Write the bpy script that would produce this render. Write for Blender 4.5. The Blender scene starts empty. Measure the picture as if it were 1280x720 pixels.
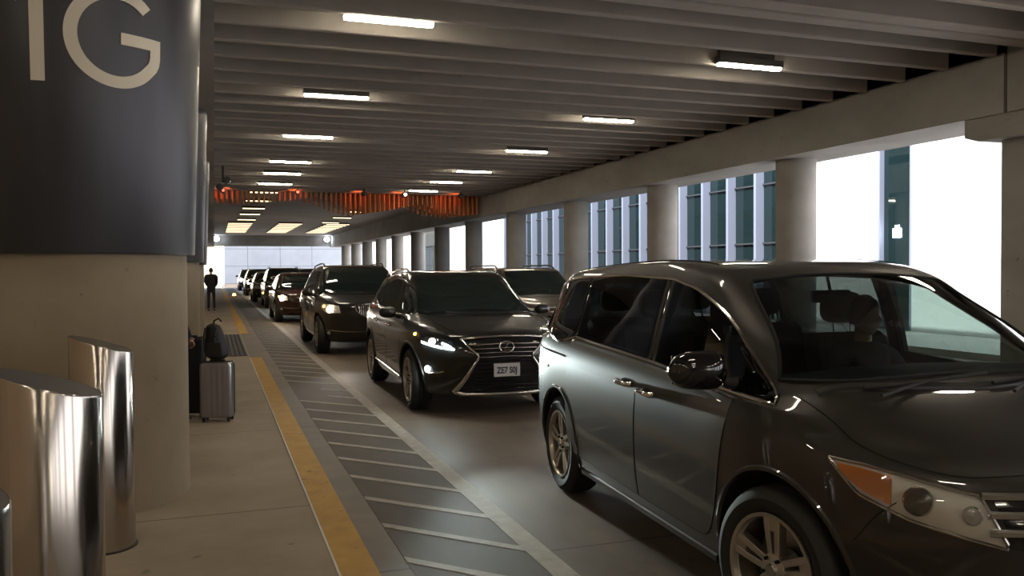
import bpy, bmesh, math, random
import numpy as np
from math import sin, cos, pi, radians, atan2, hypot, sqrt, atan
from mathutils import Vector, Matrix, Euler
from mathutils.bvhtree import BVHTree

random.seed(7)
scene = bpy.context.scene
C = scene.collection

# ------------------------------------------------------------------ camera, world, sun, exposure
F_PX = 1050.0
cam_d = bpy.data.cameras.new('camera')
cam_d.sensor_width = 36.0
cam_d.lens = 36.0 * F_PX / 1280.0
cam_d.clip_start = 0.05
cam_d.clip_end = 600
cam = bpy.data.objects.new('camera', cam_d)
C.objects.link(cam)
YAW, PITCH, ROLL = atan(372 / F_PX), radians(1.3), radians(-0.35)
Fv = Vector((sin(YAW) * cos(PITCH), cos(YAW) * cos(PITCH), -sin(PITCH)))
Rv = Vector((cos(YAW), -sin(YAW), 0))
Uv = Rv.cross(Fv)
R2 = Rv * cos(ROLL) + Uv * sin(ROLL)
U2 = -Rv * sin(ROLL) + Uv * cos(ROLL)
M = Matrix((R2, U2, -Fv)).transposed().to_4x4()
M.translation = Vector((0, 0, 1.68))
cam.matrix_world = M
scene.camera = cam

scene.view_settings.view_transform = 'Standard'
scene.view_settings.look = 'None'
scene.view_settings.gamma = 1
scene.view_settings.use_curve_mapping = False
scene.view_settings.exposure = 1.52

world = bpy.data.worlds.new('world')
scene.world = world
world.use_nodes = True
wn = world.node_tree
bg = wn.nodes['Background']
sky = wn.nodes.new('ShaderNodeTexSky')
sky.sky_type = 'NISHITA'
sky.sun_disc = False
sky.sun_elevation = radians(55)
sky.sun_rotation = radians(-120)
warm = wn.nodes.new('ShaderNodeMix'); warm.data_type = 'RGBA'; warm.blend_type = 'MULTIPLY'
warm.inputs[0].default_value = 1; warm.inputs[7].default_value = (1.0, 0.86, 0.70, 1)
wn.links.new(sky.outputs[0], warm.inputs[6])
wn.links.new(warm.outputs[2], bg.inputs[0])
bg.inputs[1].default_value = 0.30

sun_d = bpy.data.lights.new('sun', 'SUN')
sun_d.energy = 5.0
sun_d.angle = radians(0.5)
sun_d.color = (1, 0.97, 0.93)
sun = bpy.data.objects.new('sun', sun_d)
C.objects.link(sun)
sd = Vector((cos(radians(55)) * 0.93, cos(radians(55)) * 0.36, -sin(radians(55))))
sun.rotation_euler = sd.to_track_quat('-Z', 'Y').to_euler()

# ------------------------------------------------------------------ materials
MATS = {}


def pm(name, col, rough=0.6, metal=0.0, coat=0.0, spec=0.5, emit=None, es=0.0):
    m = bpy.data.materials.new(name)
    m.use_nodes = True
    b = m.node_tree.nodes['Principled BSDF']
    b.inputs['Base Color'].default_value = (*col, 1)
    b.inputs['Roughness'].default_value = rough
    b.inputs['Metallic'].default_value = metal
    b.inputs['Coat Weight'].default_value = coat
    b.inputs['Coat Roughness'].default_value = 0.02
    b.inputs['Specular IOR Level'].default_value = spec
    if emit:
        b.inputs['Emission Color'].default_value = (*emit, 1)
        b.inputs['Emission Strength'].default_value = es
    MATS[name] = m
    return m


def noise_mat(name, c1, c2, scale=3.0, rough=0.8, detail=6, bump=0.0, joints=None, scale2=None, stretch=(1, 1, 1), spec=0.3, dark=None):
    m = pm(name, c1, rough, spec=spec)
    nt = m.node_tree
    b = nt.nodes['Principled BSDF']
    tc = nt.nodes.new('ShaderNodeTexCoord')
    mp = nt.nodes.new('ShaderNodeMapping')
    mp.inputs['Scale'].default_value = stretch
    nt.links.new(tc.outputs['Object'], mp.inputs[0])
    n = nt.nodes.new('ShaderNodeTexNoise')
    n.inputs['Scale'].default_value = scale
    n.inputs['Detail'].default_value = detail
    n.inputs['Roughness'].default_value = 0.62
    nt.links.new(mp.outputs[0], n.inputs['Vector'])
    r = nt.nodes.new('ShaderNodeValToRGB')
    r.color_ramp.elements[0].position = 0.3
    r.color_ramp.elements[0].color = (*c1, 1)
    r.color_ramp.elements[1].position = 0.7
    r.color_ramp.elements[1].color = (*c2, 1)
    nt.links.new(n.outputs[0], r.inputs[0])
    out = r.outputs[0]
    if dark:   # small dark pits and stains
        n2 = nt.nodes.new('ShaderNodeTexNoise')
        n2.inputs['Scale'].default_value = dark[0]
        n2.inputs['Detail'].default_value = 3
        nt.links.new(tc.outputs['Object'], n2.inputs['Vector'])
        r2 = nt.nodes.new('ShaderNodeValToRGB')
        r2.color_ramp.elements[0].position = dark[1]
        r2.color_ramp.elements[0].color = (1, 1, 1, 1)
        r2.color_ramp.elements[1].position = dark[1] + 0.08
        r2.color_ramp.elements[1].color = (dark[2],) * 3 + (1,)
        nt.links.new(n2.outputs[0], r2.inputs[0])
        mx = nt.nodes.new('ShaderNodeMix')
        mx.data_type = 'RGBA'
        mx.blend_type = 'MULTIPLY'
        mx.inputs[0].default_value = 1
        nt.links.new(out, mx.inputs[6])
        nt.links.new(r2.outputs[0], mx.inputs[7])
        out = mx.outputs[2]
    if joints:  # score lines: list of (axis, period, width)
        sx = nt.nodes.new('ShaderNodeSeparateXYZ')
        nt.links.new(tc.outputs['Object'], sx.inputs[0])
        for ax, per, w in joints:
            a = nt.nodes.new('ShaderNodeMath'); a.operation = 'MODULO'
            add = nt.nodes.new('ShaderNodeMath'); add.operation = 'ADD'
            add.inputs[1].default_value = 100 * per
            nt.links.new(sx.outputs[ax], add.inputs[0])
            nt.links.new(add.outputs[0], a.inputs[0])
            a.inputs[1].default_value = per
            l = nt.nodes.new('ShaderNodeMath'); l.operation = 'GREATER_THAN'
            l.inputs[1].default_value = w
            nt.links.new(a.outputs[0], l.inputs[0])
            ml = nt.nodes.new('ShaderNodeMapRange')
            ml.inputs[3].default_value = 0.45
            nt.links.new(l.outputs[0], ml.inputs[0])
            mx = nt.nodes.new('ShaderNodeMix')
            mx.data_type = 'RGBA'
            mx.blend_type = 'MULTIPLY'
            mx.inputs[0].default_value = 1
            nt.links.new(out, mx.inputs[6])
            nt.links.new(ml.outputs[0], mx.inputs[7])
            out = mx.outputs[2]
    nt.links.new(out, b.inputs['Base Color'])
    if bump:
        bp = nt.nodes.new('ShaderNodeBump')
        bp.inputs['Strength'].default_value = bump
        bp.inputs['Distance'].default_value = 0.01
        nt.links.new(n.outputs[0], bp.inputs['Height'])
        nt.links.new(bp.outputs[0], b.inputs['Normal'])
    return m


def glass_mat(name, tint, refl=1.5, gcol=(1, 1, 1)):
    m = bpy.data.materials.new(name)
    m.use_nodes = True
    nt = m.node_tree
    nt.nodes.clear()
    o = nt.nodes.new('ShaderNodeOutputMaterial')
    mix = nt.nodes.new('ShaderNodeMixShader')
    fr = nt.nodes.new('ShaderNodeFresnel')
    fr.inputs[0].default_value = refl
    t = nt.nodes.new('ShaderNodeBsdfTransparent')
    t.inputs[0].default_value = (*tint, 1)
    g = nt.nodes.new('ShaderNodeBsdfGlossy')
    g.inputs['Color'].default_value = (*gcol, 1)
    g.inputs['Roughness'].default_value = 0.0
    nt.links.new(fr.outputs[0], mix.inputs[0])
    nt.links.new(t.outputs[0], mix.inputs[1])
    nt.links.new(g.outputs[0], mix.inputs[2])
    nt.links.new(mix.outputs[0], o.inputs[0])
    MATS[name] = m
    return m


noise_mat('rib_concrete', (0.30, 0.275, 0.245), (0.38, 0.35, 0.315), 0.7, 0.85, dark=(5, 0.72, 0.6))
noise_mat('girder_concrete', (0.235, 0.222, 0.205), (0.335, 0.318, 0.295), 0.8, 0.85, bump=0.1, stretch=(1, 0.6, 1), dark=(7, 0.70, 0.5))
noise_mat('column_concrete', (0.225, 0.18, 0.125), (0.30, 0.245, 0.175), 1.4, 0.8, bump=0.08, dark=(14, 0.70, 0.55))
noise_mat('sidewalk_concrete', (0.23, 0.18, 0.13), (0.33, 0.265, 0.20), 1.1, 0.75, bump=0.1, joints=[(1, 3.05, 0.018)], dark=(6, 0.68, 0.6))
noise_mat('road_concrete', (0.08, 0.058, 0.041), (0.165, 0.124, 0.09), 0.9, 0.6, bump=0.08, joints=[(1, 4.6, 0.02)], stretch=(1.5, 0.5, 1), dark=(3, 0.66, 0.6))
noise_mat('gutter_concrete', (0.14, 0.115, 0.092), (0.20, 0.165, 0.13), 1.6, 0.7, joints=[(1, 4.6, 0.02)])
noise_mat('dark_coating', (0.06, 0.046, 0.035), (0.095, 0.075, 0.06), 2.5, 0.75, stretch=(1, 0.4, 1))
noise_mat('yellow_paint', (0.34, 0.18, 0.022), (0.46, 0.26, 0.04), 5, 0.7, dark=(12, 0.64, 0.6))
noise_mat('white_road_paint', (0.24, 0.21, 0.175), (0.36, 0.32, 0.27), 8, 0.7, dark=(10, 0.64, 0.65))
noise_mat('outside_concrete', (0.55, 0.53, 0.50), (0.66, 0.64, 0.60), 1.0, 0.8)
noise_mat('far_wall_concrete', (0.19, 0.205, 0.24), (0.23, 0.25, 0.29), 0.5, 0.8, joints=[(0, 4.0, 0.06), (2, 2.2, 0.06)])
noise_mat('terminal_wall', (0.36, 0.27, 0.17), (0.42, 0.32, 0.21), 0.6, 0.6, joints=[(1, 1.5, 0.03)])
pm('white_cladding', (0.85, 0.86, 0.88), 0.5)
pm('mullion_metal', (0.22, 0.25, 0.33), 0.5, 0.0)
pm('facade_glass', (0.008, 0.018, 0.020), 0.03, 0, spec=0.6)
pm('interior_dark', (0.03, 0.035, 0.04), 0.7)
pm('black_plastic', (0.012, 0.012, 0.013), 0.45)
pm('gloss_black', (0.006, 0.006, 0.007), 0.08, 0, 0.6)
pm('rubber', (0.012, 0.0115, 0.011), 0.75)
pm('well_black', (0.004, 0.004, 0.004), 0.95)
pm('chrome', (0.75, 0.73, 0.70), 0.10, 1.0)
pm('dull_chrome', (0.5, 0.48, 0.45), 0.25, 1.0)
pm('alloy', (0.50, 0.46, 0.40), 0.30, 0.85)
pm('steel_disc', (0.25, 0.24, 0.23), 0.35, 1.0)
pm('tail_red', (0.25, 0.01, 0.01), 0.1, 0, 1.0)
pm('amber_lens', (0.65, 0.20, 0.02), 0.15, 0, 1.0)
pm('amber_lit', (0.8, 0.3, 0.02), 0.3, emit=(1, 0.42, 0.04), es=12)
pm('lamp_lit', (1, 1, 1), 0.3, emit=(0.86, 1.0, 0.98), es=40)
pm('lamp_warm', (1, 0.9, 0.8), 0.3, emit=(1, 0.80, 0.55), es=35)
pm('reflector', (0.62, 0.60, 0.55), 0.38, 0.5)
pm('projector_glass', (0.16, 0.15, 0.13), 0.1, 0.2, spec=0.9)
pm('plate_white', (0.50, 0.50, 0.50), 0.5)
pm('plate_ink', (0.02, 0.02, 0.04), 0.5)
pm('tube_light', (1, 1, 1), 0.4, emit=(1.0, 0.88, 0.68), es=26)
pm('fixture_dark', (0.05, 0.045, 0.04), 0.5)
pm('tube_warm', (1, 1, 1), 0.4, emit=(1.0, 0.80, 0.42), es=1.5)
pm('tube_dim', (1, 1, 1), 0.4, emit=(1.0, 0.76, 0.48), es=0.62)
pm('red_lit', (0.8, 0.05, 0.02), 0.3, emit=(1, 0.06, 0.03), es=2.5)
pm('blue_white_lit', (0.9, 0.95, 1), 0.3, emit=(0.75, 0.85, 1.0), es=15)
noise_mat('orange_wood', (0.40, 0.13, 0.045), (0.55, 0.19, 0.06), 4, 0.55, stretch=(1, 1, 0.2))
noise_mat('sign_metal', (0.046, 0.046, 0.052), (0.064, 0.064, 0.072), 2.2, 0.36, stretch=(1, 1, 0.15))
MATS['sign_metal'].node_tree.nodes['Principled BSDF'].inputs['Metallic'].default_value = 0.55
pm('sign_letters', (0.62, 0.56, 0.46), 0.55)
noise_mat('tactile_dark', (0.055, 0.052, 0.048), (0.085, 0.08, 0.072), 6, 0.8)
pm('coat_black', (0.010, 0.010, 0.012), 0.9)
pm('jacket_dark', (0.022, 0.020, 0.024), 0.9)
pm('trousers', (0.018, 0.018, 0.022), 0.9)
pm('skin', (0.42, 0.24, 0.17), 0.55)
pm('hair', (0.02, 0.015, 0.012), 0.7)
pm('shoe', (0.01, 0.01, 0.01), 0.4)
pm('seat_cloth', (0.035, 0.034, 0.033), 0.9)
pm('bag_black', (0.008, 0.008, 0.009), 0.6)
glass_mat('clear_glass', (0.42, 0.50, 0.47))
glass_mat('tinted_glass', (0.10, 0.115, 0.11))
glass_mat('lens_glass', (0.92, 0.92, 0.92), 1.45)
pm('opaque_glass', (0.012, 0.019, 0.018), 0.03, 0, spec=0.6)

# brushed steel
m = pm('brushed_steel', (0.50, 0.46, 0.42), 0.15, 1.0)
m.node_tree.nodes['Principled BSDF'].inputs['Anisotropic'].default_value = 0.0
pm('steel_cap', (0.20, 0.19, 0.18), 0.45, 1.0)
# rimmed hard-shell suitcase
pm('case_silver', (0.30, 0.29, 0.31), 0.28, 0.65)


def paint(name, col, metal=0.55, rough=0.32):
    return pm(name, col, rough, metal, coat=1.0, spec=0.2)


paint('paint_umber', (0.026, 0.0225, 0.0195), 0.3, 0.42)
paint('paint_black', (0.004, 0.005, 0.005), 0.0)
paint('paint_charcoal', (0.018, 0.015, 0.013), 0.25)
paint('paint_maroon', (0.045, 0.017, 0.014), 0.4)
paint('paint_grey', (0.05, 0.055, 0.06), 0.4)
paint('paint_tan_reflection', (0.12, 0.095, 0.075), 0.5)  # black car; the hood's tan reflection is put into the colour
paint('paint_green', (0.02, 0.035, 0.03), 0.4)

# ------------------------------------------------------------------ mesh helpers


class MB:
    def __init__(s):
        s.v = []; s.f = []; s.mi = []

    def add(s, vs, fs, mi=0):
        o = len(s.v)
        s.v += [tuple(v) for v in vs]
        s.f += [tuple(i + o for i in f) for f in fs]
        s.mi += [mi] * len(fs)

    def box(s, a, b, mi=0, rot=None, piv=None):
        x0, y0, z0 = a; x1, y1, z1 = b
        vs = [(x, y, z) for x in (x0, x1) for y in (y0, y1) for z in (z0, z1)]
        if rot is not None:
            p = Vector(piv if piv else ((x0 + x1) / 2, (y0 + y1) / 2, (z0 + z1) / 2))
            vs = [tuple(rot @ (Vector(v) - p) + p) for v in vs]
        s.add(vs, [(0, 1, 3, 2), (4, 6, 7, 5), (0, 4, 5, 1), (2, 3, 7, 6), (0, 2, 6, 4), (1, 5, 7, 3)], mi)

    def lathe(s, prof, n=48, axis='z', c=(0, 0, 0), mi=0, a0=0, a1=2 * pi, caps=True):
        full = abs(a1 - a0 - 2 * pi) < 1e-6
        m = n if full else n + 1
        vs = []
        for r, h in prof:
            for k in range(m):
                a = a0 + (a1 - a0) * k / n
                if axis == 'z':
                    p = (r * cos(a), r * sin(a), h)
                elif axis == 'y':
                    p = (r * cos(a), h, r * sin(a))
                else:
                    p = (h, r * cos(a), r * sin(a))
                vs.append((p[0] + c[0], p[1] + c[1], p[2] + c[2]))
        fs = []
        for i in range(len(prof) - 1):
            for k in range(n):
                k2 = (k + 1) % m
                fs.append((i * m + k, i * m + k2, (i + 1) * m + k2, (i + 1) * m + k))
        if caps and full:
            if prof[0][0] > 1e-5: fs.append(tuple(range(m))[::-1])
            if prof[-1][0] > 1e-5: fs.append(tuple((len(prof) - 1) * m + k for k in range(m)))
        s.add(vs, fs, mi)

    def tube(s, pts, r, n=8, mi=0, closed=False, flat=1.0):
        P = [Vector(p) for p in pts]
        N = len(P)
        vs = []
        up = Vector((0, 0, 1))
        for i in range(N):
            a = P[i - 1] if (i > 0 or closed) else P[i]
            b = P[(i + 1) % N] if (i < N - 1 or closed) else P[i]
            t = (b - a).normalized()
            u = up - t * up.dot(t)
            if u.length < 0.1:
                u = Vector((1, 0, 0)) - t * t.x
            u.normalize()
            w = t.cross(u)
            rr = r[i] if isinstance(r, (list, tuple)) else r
            for k in range(n):
                an = 2 * pi * k / n
                vs.append(P[i] + u * cos(an) * rr + w * sin(an) * rr * flat)
        fs = []
        for i in range(N if closed else N - 1):
            j = (i + 1) % N
            for k in range(n):
                k2 = (k + 1) % n
                fs.append((i * n + k, i * n + k2, j * n + k2, j * n + k))
        if not closed:
            fs.append(tuple(range(n))[::-1]); fs.append(tuple((N - 1) * n + k for k in range(n)))
        s.add(vs, fs, mi)

    def prism(s, poly, d0, d1, axis='z', mi=0):
        """poly in the two other axes (order: x:(y,z) y:(x,z) z:(x,y))"""
        n = len(poly)
        vs = []
        for d in (d0, d1):
            for a, b in poly:
                vs.append((a, b, d) if axis == 'z' else ((a, d, b) if axis == 'y' else (d, a, b)))
        fs = [tuple(range(n))[::-1], tuple(range(n, 2 * n))]
        for i in range(n):
            j = (i + 1) % n
            fs.append((i, j, n + j, n + i))
        s.add(vs, fs, mi)

    def build(s, name, mats, parent=None, smooth=None, fixn=True):
        me = bpy.data.meshes.new(name)
        me.from_pydata(s.v, [], s.f)
        if isinstance(mats, str): mats = [mats]
        for mm in mats: me.materials.append(MATS[mm])
        for p, i in zip(me.polygons, s.mi): p.material_index = i
        finish(me, smooth, fixn)
        o = bpy.data.objects.new(name, me)
        C.objects.link(o)
        if parent is not None: o.parent = parent
        return o


def finish(me, smooth=None, fixn=True):
    bm = bmesh.new(); bm.from_mesh(me)
    if fixn: bmesh.ops.recalc_face_normals(bm, faces=bm.faces)
    if smooth is not None:
        a = radians(smooth)
        for e in bm.edges:
            e.smooth = not (len(e.link_faces) == 2 and e.calc_face_angle(0) > a)
        for f in bm.faces: f.smooth = True
    bm.to_mesh(me); bm.free()
    me.update()


def empty(name, loc=(0, 0, 0), rz=0, label=None, cat=None, group=None):
    o = bpy.data.objects.new(name, None)
    C.objects.link(o)
    o.location = loc; o.rotation_euler = (0, 0, rz)
    o.empty_display_size = 0.2
    if label: tag(o, label, cat, group)
    return o


def tag(o, label, cat, group=None, kind=None):
    o['label'] = label; o['category'] = cat
    if group: o['group'] = group
    if kind: o['kind'] = kind
    return o


def struct(o, label=None, cat=None):
    o['kind'] = 'structure'
    if label: o['label'] = label; o['category'] = cat
    return o


def copy_tree(o, parent=None):
    c = o.copy(); C.objects.link(c)
    if parent is not None: c.parent = parent
    for ch in list(o.children): copy_tree(ch, c)
    return c


def text_mesh(txt, size, name, mat, parent, M4, sx=1.0, extrude=0.002, bold=0.0):
    cu = bpy.data.curves.new(name, 'FONT')
    cu.body = txt; cu.size = size; cu.align_x = 'CENTER'; cu.align_y = 'CENTER'
    cu.extrude = extrude; cu.offset = bold
    t = bpy.data.objects.new(name, cu)
    C.objects.link(t)
    bpy.context.view_layer.update()
    dg = bpy.context.evaluated_depsgraph_get()
    me = bpy.data.meshes.new_from_object(t.evaluated_get(dg))
    bpy.data.objects.remove(t)
    me.transform(M4 @ Matrix.Diagonal((sx, 1, 1, 1)))
    me.materials.clear(); me.materials.append(MATS[mat])
    o = bpy.data.objects.new(name, me)
    C.objects.link(o); o.parent = parent
    return o


ORD = ['nearest', 'second', 'third', 'fourth', 'fifth', 'sixth', 'seventh', 'eighth', 'ninth', 'tenth', 'eleventh', 'twelfth', 'thirteenth', 'fourteenth', 'fifteenth', 'sixteenth', 'seventeenth', 'eighteenth', 'nineteenth', 'twentieth']


def nth(i, tail='nearest'):
    return 'nearest' if i == 0 else '%s %s' % (ORD[i], tail)


# ------------------------------------------------------------------ setting: ground
GIR = 10.95        # inner face of the right girder
Y0, Y1 = -46.0, 85.0
g = MB(); g.box((-6.0, Y0, -0.25), (0.63, 112, 0)); struct(g.build('sidewalk', 'sidewalk_concrete'))
g = MB(); g.box((0.84, Y0, -0.25), (1.02, 112, 0)); struct(g.build('trim_1', 'gutter_concrete'))
g = MB(); g.box((1.02, Y0, -0.25), (12.9, 112, 0)); struct(g.build('floor', 'road_concrete'))
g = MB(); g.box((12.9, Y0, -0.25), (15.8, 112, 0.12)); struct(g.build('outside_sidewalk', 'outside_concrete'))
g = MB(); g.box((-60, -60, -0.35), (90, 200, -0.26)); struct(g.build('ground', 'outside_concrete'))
# yellow kerb strip: three stretches, plain between them
k = MB()
k.box((0.63, Y0, -0.25), (0.84, 16.9, 0.006)); k.box((0.60, 23.3, -0.25), (0.84, 84, 0.006))
y = k.build('yellow_curb', 'yellow_paint'); tag(y, 'yellow painted curb edge between the grey sidewalk and the road', 'curb')
k = MB(); k.box((0.63, 16.9, -0.25), (0.84, 23.3, 0)); struct(k.build('trim_2', 'gutter_concrete'))
k = MB(); k.box((0.622, Y0, -0.2), (0.634, 16.9, 0.008)); struct(k.build('trim_3', 'outside_concrete'))

# painted hatching
hz = empty('road_marking', (0, 0, 0), label='pale painted no-stopping hatching with a long white line beside the yellow curb', cat='road marking')
k = MB(); k.box((1.02, Y0, 0.0005), (1.72, 84, 0.003)); k.build('dark_band', 'dark_coating', hz)
k = MB(); k.box((1.72, Y0, 0.001), (1.86, 84, 0.006)); k.build('edge_line', 'white_road_paint', hz)
yy = -0.2
while yy < 60:
    k = MB()
    if 11.4 < yy < 12.9:       # worn patch where the stripes break off
        x0, x1 = 1.40, 1.73
    else:
        x0, x1 = 1.02, 1.73
    sl = -0.77 / 0.71
    w = 0.10
    k.add([(x0, yy + (x0 - 1.02) * sl, 0.006), (x1, yy + (x1 - 1.02) * sl, 0.006), (x1, yy + (x1 - 1.02) * sl + w, 0.006), (x0, yy + (x0 - 1.02) * sl + w, 0.006),
           (x0, yy + (x0 - 1.02) * sl, 0.001), (x1, yy + (x1 - 1.02) * sl, 0.001), (x1, yy + (x1 - 1.02) * sl + w, 0.001), (x0, yy + (x0 - 1.02) * sl + w, 0.001)],
          [(0, 1, 2, 3), (0, 4, 5, 1), (1, 5, 6, 2), (2, 6, 7, 3), (3, 7, 4, 0)])
    k.build('stripe', 'white_road_paint', hz)
    yy += 0.70
# tactile paving
tp = MB(); tp.box((-0.12, 17.3, 0.0), (0.60, 23.2, 0.008))
for i in range(8):
    for j in range(64):
        cx, cy = -0.075 + i * 0.09, 17.36 + j * 0.0915
        tp.lathe([(0.024, 0.007), (0.016, 0.014)], 6, 'z', (cx, cy, 0))
tag(tp.build('tactile_paving', 'tactile_dark'), 'dark studded tactile paving mat set in the sidewalk behind the suitcase', 'tactile paving')

# ------------------------------------------------------------------ setting: ceiling, girders
cl = MB(); cl.box((-6.2, Y0, 5.25), (12.3, 34.4, 5.6)); cl.box((-6.2, 34.4, 5.05), (12.3, Y1, 5.6))
ceil = cl.build('ceiling', 'rib_concrete'); struct(ceil)


def rib(y, w=0.15, zb=4.76, wb=None):
    wb = wb or w * 0.75
    r = MB()
    r.prism([(y - wb / 2, zb + 0.02), (y - wb / 2 + 0.02, zb), (y + wb / 2 - 0.02, zb), (y + wb / 2, zb + 0.02), (y + w / 2, 5.3), (y - w / 2, 5.3)], 0.02, GIR - 0.08, 'x')
    r.build('ceiling_rib', 'rib_concrete', ceil)


yr = 9.36
while yr < 34.2:
    rib(yr); yr += 0.868
# double-width edge stems at the joint, then more ribs over and behind the camera
rib(8.72, 0.30, 4.76, 0.26); rib(8.40, 0.30, 4.76, 0.26)
yr = 7.55
while yr > -12:
    rib(yr); yr -= 0.868
gl = MB(); gl.box((-1.9, Y0, 3.93), (0.03, Y1, 5.05)); gl.box((-1.9, Y0, 5.05), (-0.1, 34.4, 5.26))
struct(gl.build('trim_4', 'girder_concrete'))
gr = MB(); gr.box((GIR, 9.26, 3.93), (GIR + 1.3, Y1, 5.05)); gr.box((GIR, 9.26, 4.80), (GIR + 1.3, 34.4, 5.26))
struct(gr.build('trim_5', 'girder_concrete'))
gr = MB(); gr.box((GIR, Y0, 3.93), (GIR + 1.3, 9.20, 5.26)); struct(gr.build('trim_6', 'girder_concrete'))
hd = MB(); hd.box((-6.2, Y1 - 0.6, 4.02), (12.3, Y1, 5.3)); struct(hd.build('trim_7', 'girder_concrete'))
sb = MB(); sb.box((0.0, 34.25, 4.80), (GIR, 34.5, 5.3)); struct(sb.build('trim_8', 'rib_concrete'))
wl = MB(); wl.box((-6.3, Y0, 0), (-6.0, Y1, 5.6)); struct(wl.build('wall_left', 'terminal_wall'))  # terminal side, out of view; put in to block light from the left
wb_ = MB(); wb_.box((1.2, 112, 0), (40, 112.6, 11)); struct(wb_.build('wall_back', 'far_wall_concrete'))

# columns, rear wall and lamps behind the camera
for yc in (3.6, -2.2, -8.0, -13.8, -19.6, -25.4):
    t = empty('concrete_column', (11.6, yc, 0), label='round concrete column under the right girder, behind the camera', cat='column', group='columns under the right girder behind the camera')
    c = MB(); c.lathe([(0.41, -0.2), (0.41, 3.94)], 32); c.build('shaft', 'girder_concrete', t, 30)
wq = MB(); wq.box((-6.3, Y0 - 0.3, 0), (14.0, Y0, 5.6)); struct(wq.build('wall_front', 'girder_concrete'))  # unseen end wall, added to shut out bright sky behind the camera
# right-hand columns
rc_y = [9.3, 14.75, 20.35, 26.2, 32.2] + [38.1 + 5.85 * i for i in range(8)]
for i, yc in enumerate(rc_y):
    t = empty('concrete_column', (11.6, yc, 0), label='round concrete column under the right girder, %s from the camera' % nth(i), cat='column', group='round columns under the right girder')
    c = MB()
    c.lathe([(0.41, -0.2), (0.41, 3.94)], 48)
    c.build('shaft', 'girder_concrete', t, 30)
    if i == 0:
        c = MB(); c.prism([(-0.68, 3.93), (-0.68, 3.66), (-0.45, 3.58), (0.45, 3.58), (0.68, 3.66), (0.68, 3.93)], -0.60, 0.60, 'x')
        c.build('corbel', 'girder_concrete', t)
        t['label'] = 'nearest round concrete column at the right edge, topped by a wide corbel'
        del t['group']
# left-hand big columns with dark sign wraps
lc_y = [7.0 + 5.8 * i for i in range(3)]
for i, yc in enumerate(lc_y):
    t = empty('sign_column', (-1.0, yc, 0), label='thick concrete column with a dark metal wrap, %s on the sidewalk' % nth(i), cat='column', group='wrapped columns along the sidewalk')
    c = MB(); c.lathe([(0.80, -0.2), (0.80, 3.94)], 96); c.build('shaft', 'column_concrete', t, 30)
    c = MB(); c.lathe([(0.80, 1.80), (0.856, 1.80), (0.860, 1.812), (0.935, 3.92)], 96, caps=False); c.build('sign_wrap', 'sign_metal', t, 30)
    if i == 0:
        t['label'] = 'big foreground concrete column with dark metal wrap reading 1G'
        del t['group']

        def wrap(u, z, off=0.006):      # u metres along the surface
            R = 0.860 + (z - 1.812) * (0.935 - 0.860) / 2.108 + off
            a = u / 0.87
            return (R * sin(a), -R * cos(a), z)

        def ribbon(path, w, name, lab):
            L = MB()
            n = len(path)
            vs = []
            for q in range(n):
                a = path[max(q - 1, 0)]; b = path[min(q + 1, n - 1)]
                dx, dz = b[0] - a[0], b[1] - a[1]
                l = hypot(dx, dz); nx, nz = -dz / l, dx / l
                for s_ in (-1, 1):
                    for of in (0.001, 0.008):
                        vs.append(wrap(path[q][0] + nx * w / 2 * s_, path[q][1] + nz * w / 2 * s_, of))
            fs = []
            for q in range(n - 1):
                o = q * 4; p = o + 4
                fs += [(o + 1, o + 3, p + 3, p + 1), (o, o + 1, p + 1, p), (o + 3, o + 2, p + 2, p + 3)]
            fs += [(0, 2, 3, 1), (n * 4 - 4, n * 4 - 3, n * 4 - 1, n * 4 - 2)]
            L.add(vs, fs)
            return L

        def seg(a, b, n=16): return [(a[0] + (b[0] - a[0]) * q / n, a[1] + (b[1] - a[1]) * q / n) for q in range(n + 1)]
        gc, gz, gr_ = radians(26.9) * 0.87, 3.235, 0.292
        arc = [(gc + 0.272 * cos(a), gz + gr_ * sin(a)) for a in [radians(46 + (318 - 46) * q / 60) for q in range(61)]]
        arc += [(gc + .238, gz - .155), (gc + .252, gz - .125), (gc + .258, gz - .09), (gc + .258, gz - .04), (gc + .258, gz + .039)]
        Gm = ribbon(arc, 0.078, 'letter', '')
        q_ = ribbon(seg((gc + 0.02, gz), (gc + .258, gz)), 0.078, '', ''); Gm.add(q_.v, q_.f)
        Gm.build('letter', 'sign_letters', t)
        ox = radians(-3.0) * 0.87
        Om = ribbon(seg((ox, 2.905), (ox, 3.56)), 0.078, '', '')
        q_ = ribbon(seg((ox - 0.13, 3.425), (ox + 0.02, 3.535)), 0.065, '', ''); Om.add(q_.v, q_.f)
        Om.build('digit', 'sign_letters', t)

# ------------------------------------------------------------------ outside: facade beyond the right columns
XF = 15.8
wr = MB(); wr.box((XF, Y0, 0), (XF + 0.5, 15.87, 10)); wr.box((XF, 16.85, 0), (XF + 0.5, 20.3, 10)); wr.box((XF, 46.2, 0), (XF + 0.5, 60, 10))
wr.box((XF, 66, 0), (XF + 0.5, 92, 10))
struct(wr.build('wall_right', 'white_cladding'))
wi = MB(); wi.box((XF + 0.12, 15.87, 0), (XF + 0.2, 16.85, 10)); w1 = wi.build('window_1', 'facade_glass'); struct(w1)
wf = MB()
wf.box((XF - 0.02, 15.83, 0), (XF + 0.12, 15.88, 10)); wf.box((XF - 0.02, 16.84, 0), (XF + 0.12, 16.89, 10))
wf.build('window_frame', 'mullion_metal', w1)
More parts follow.
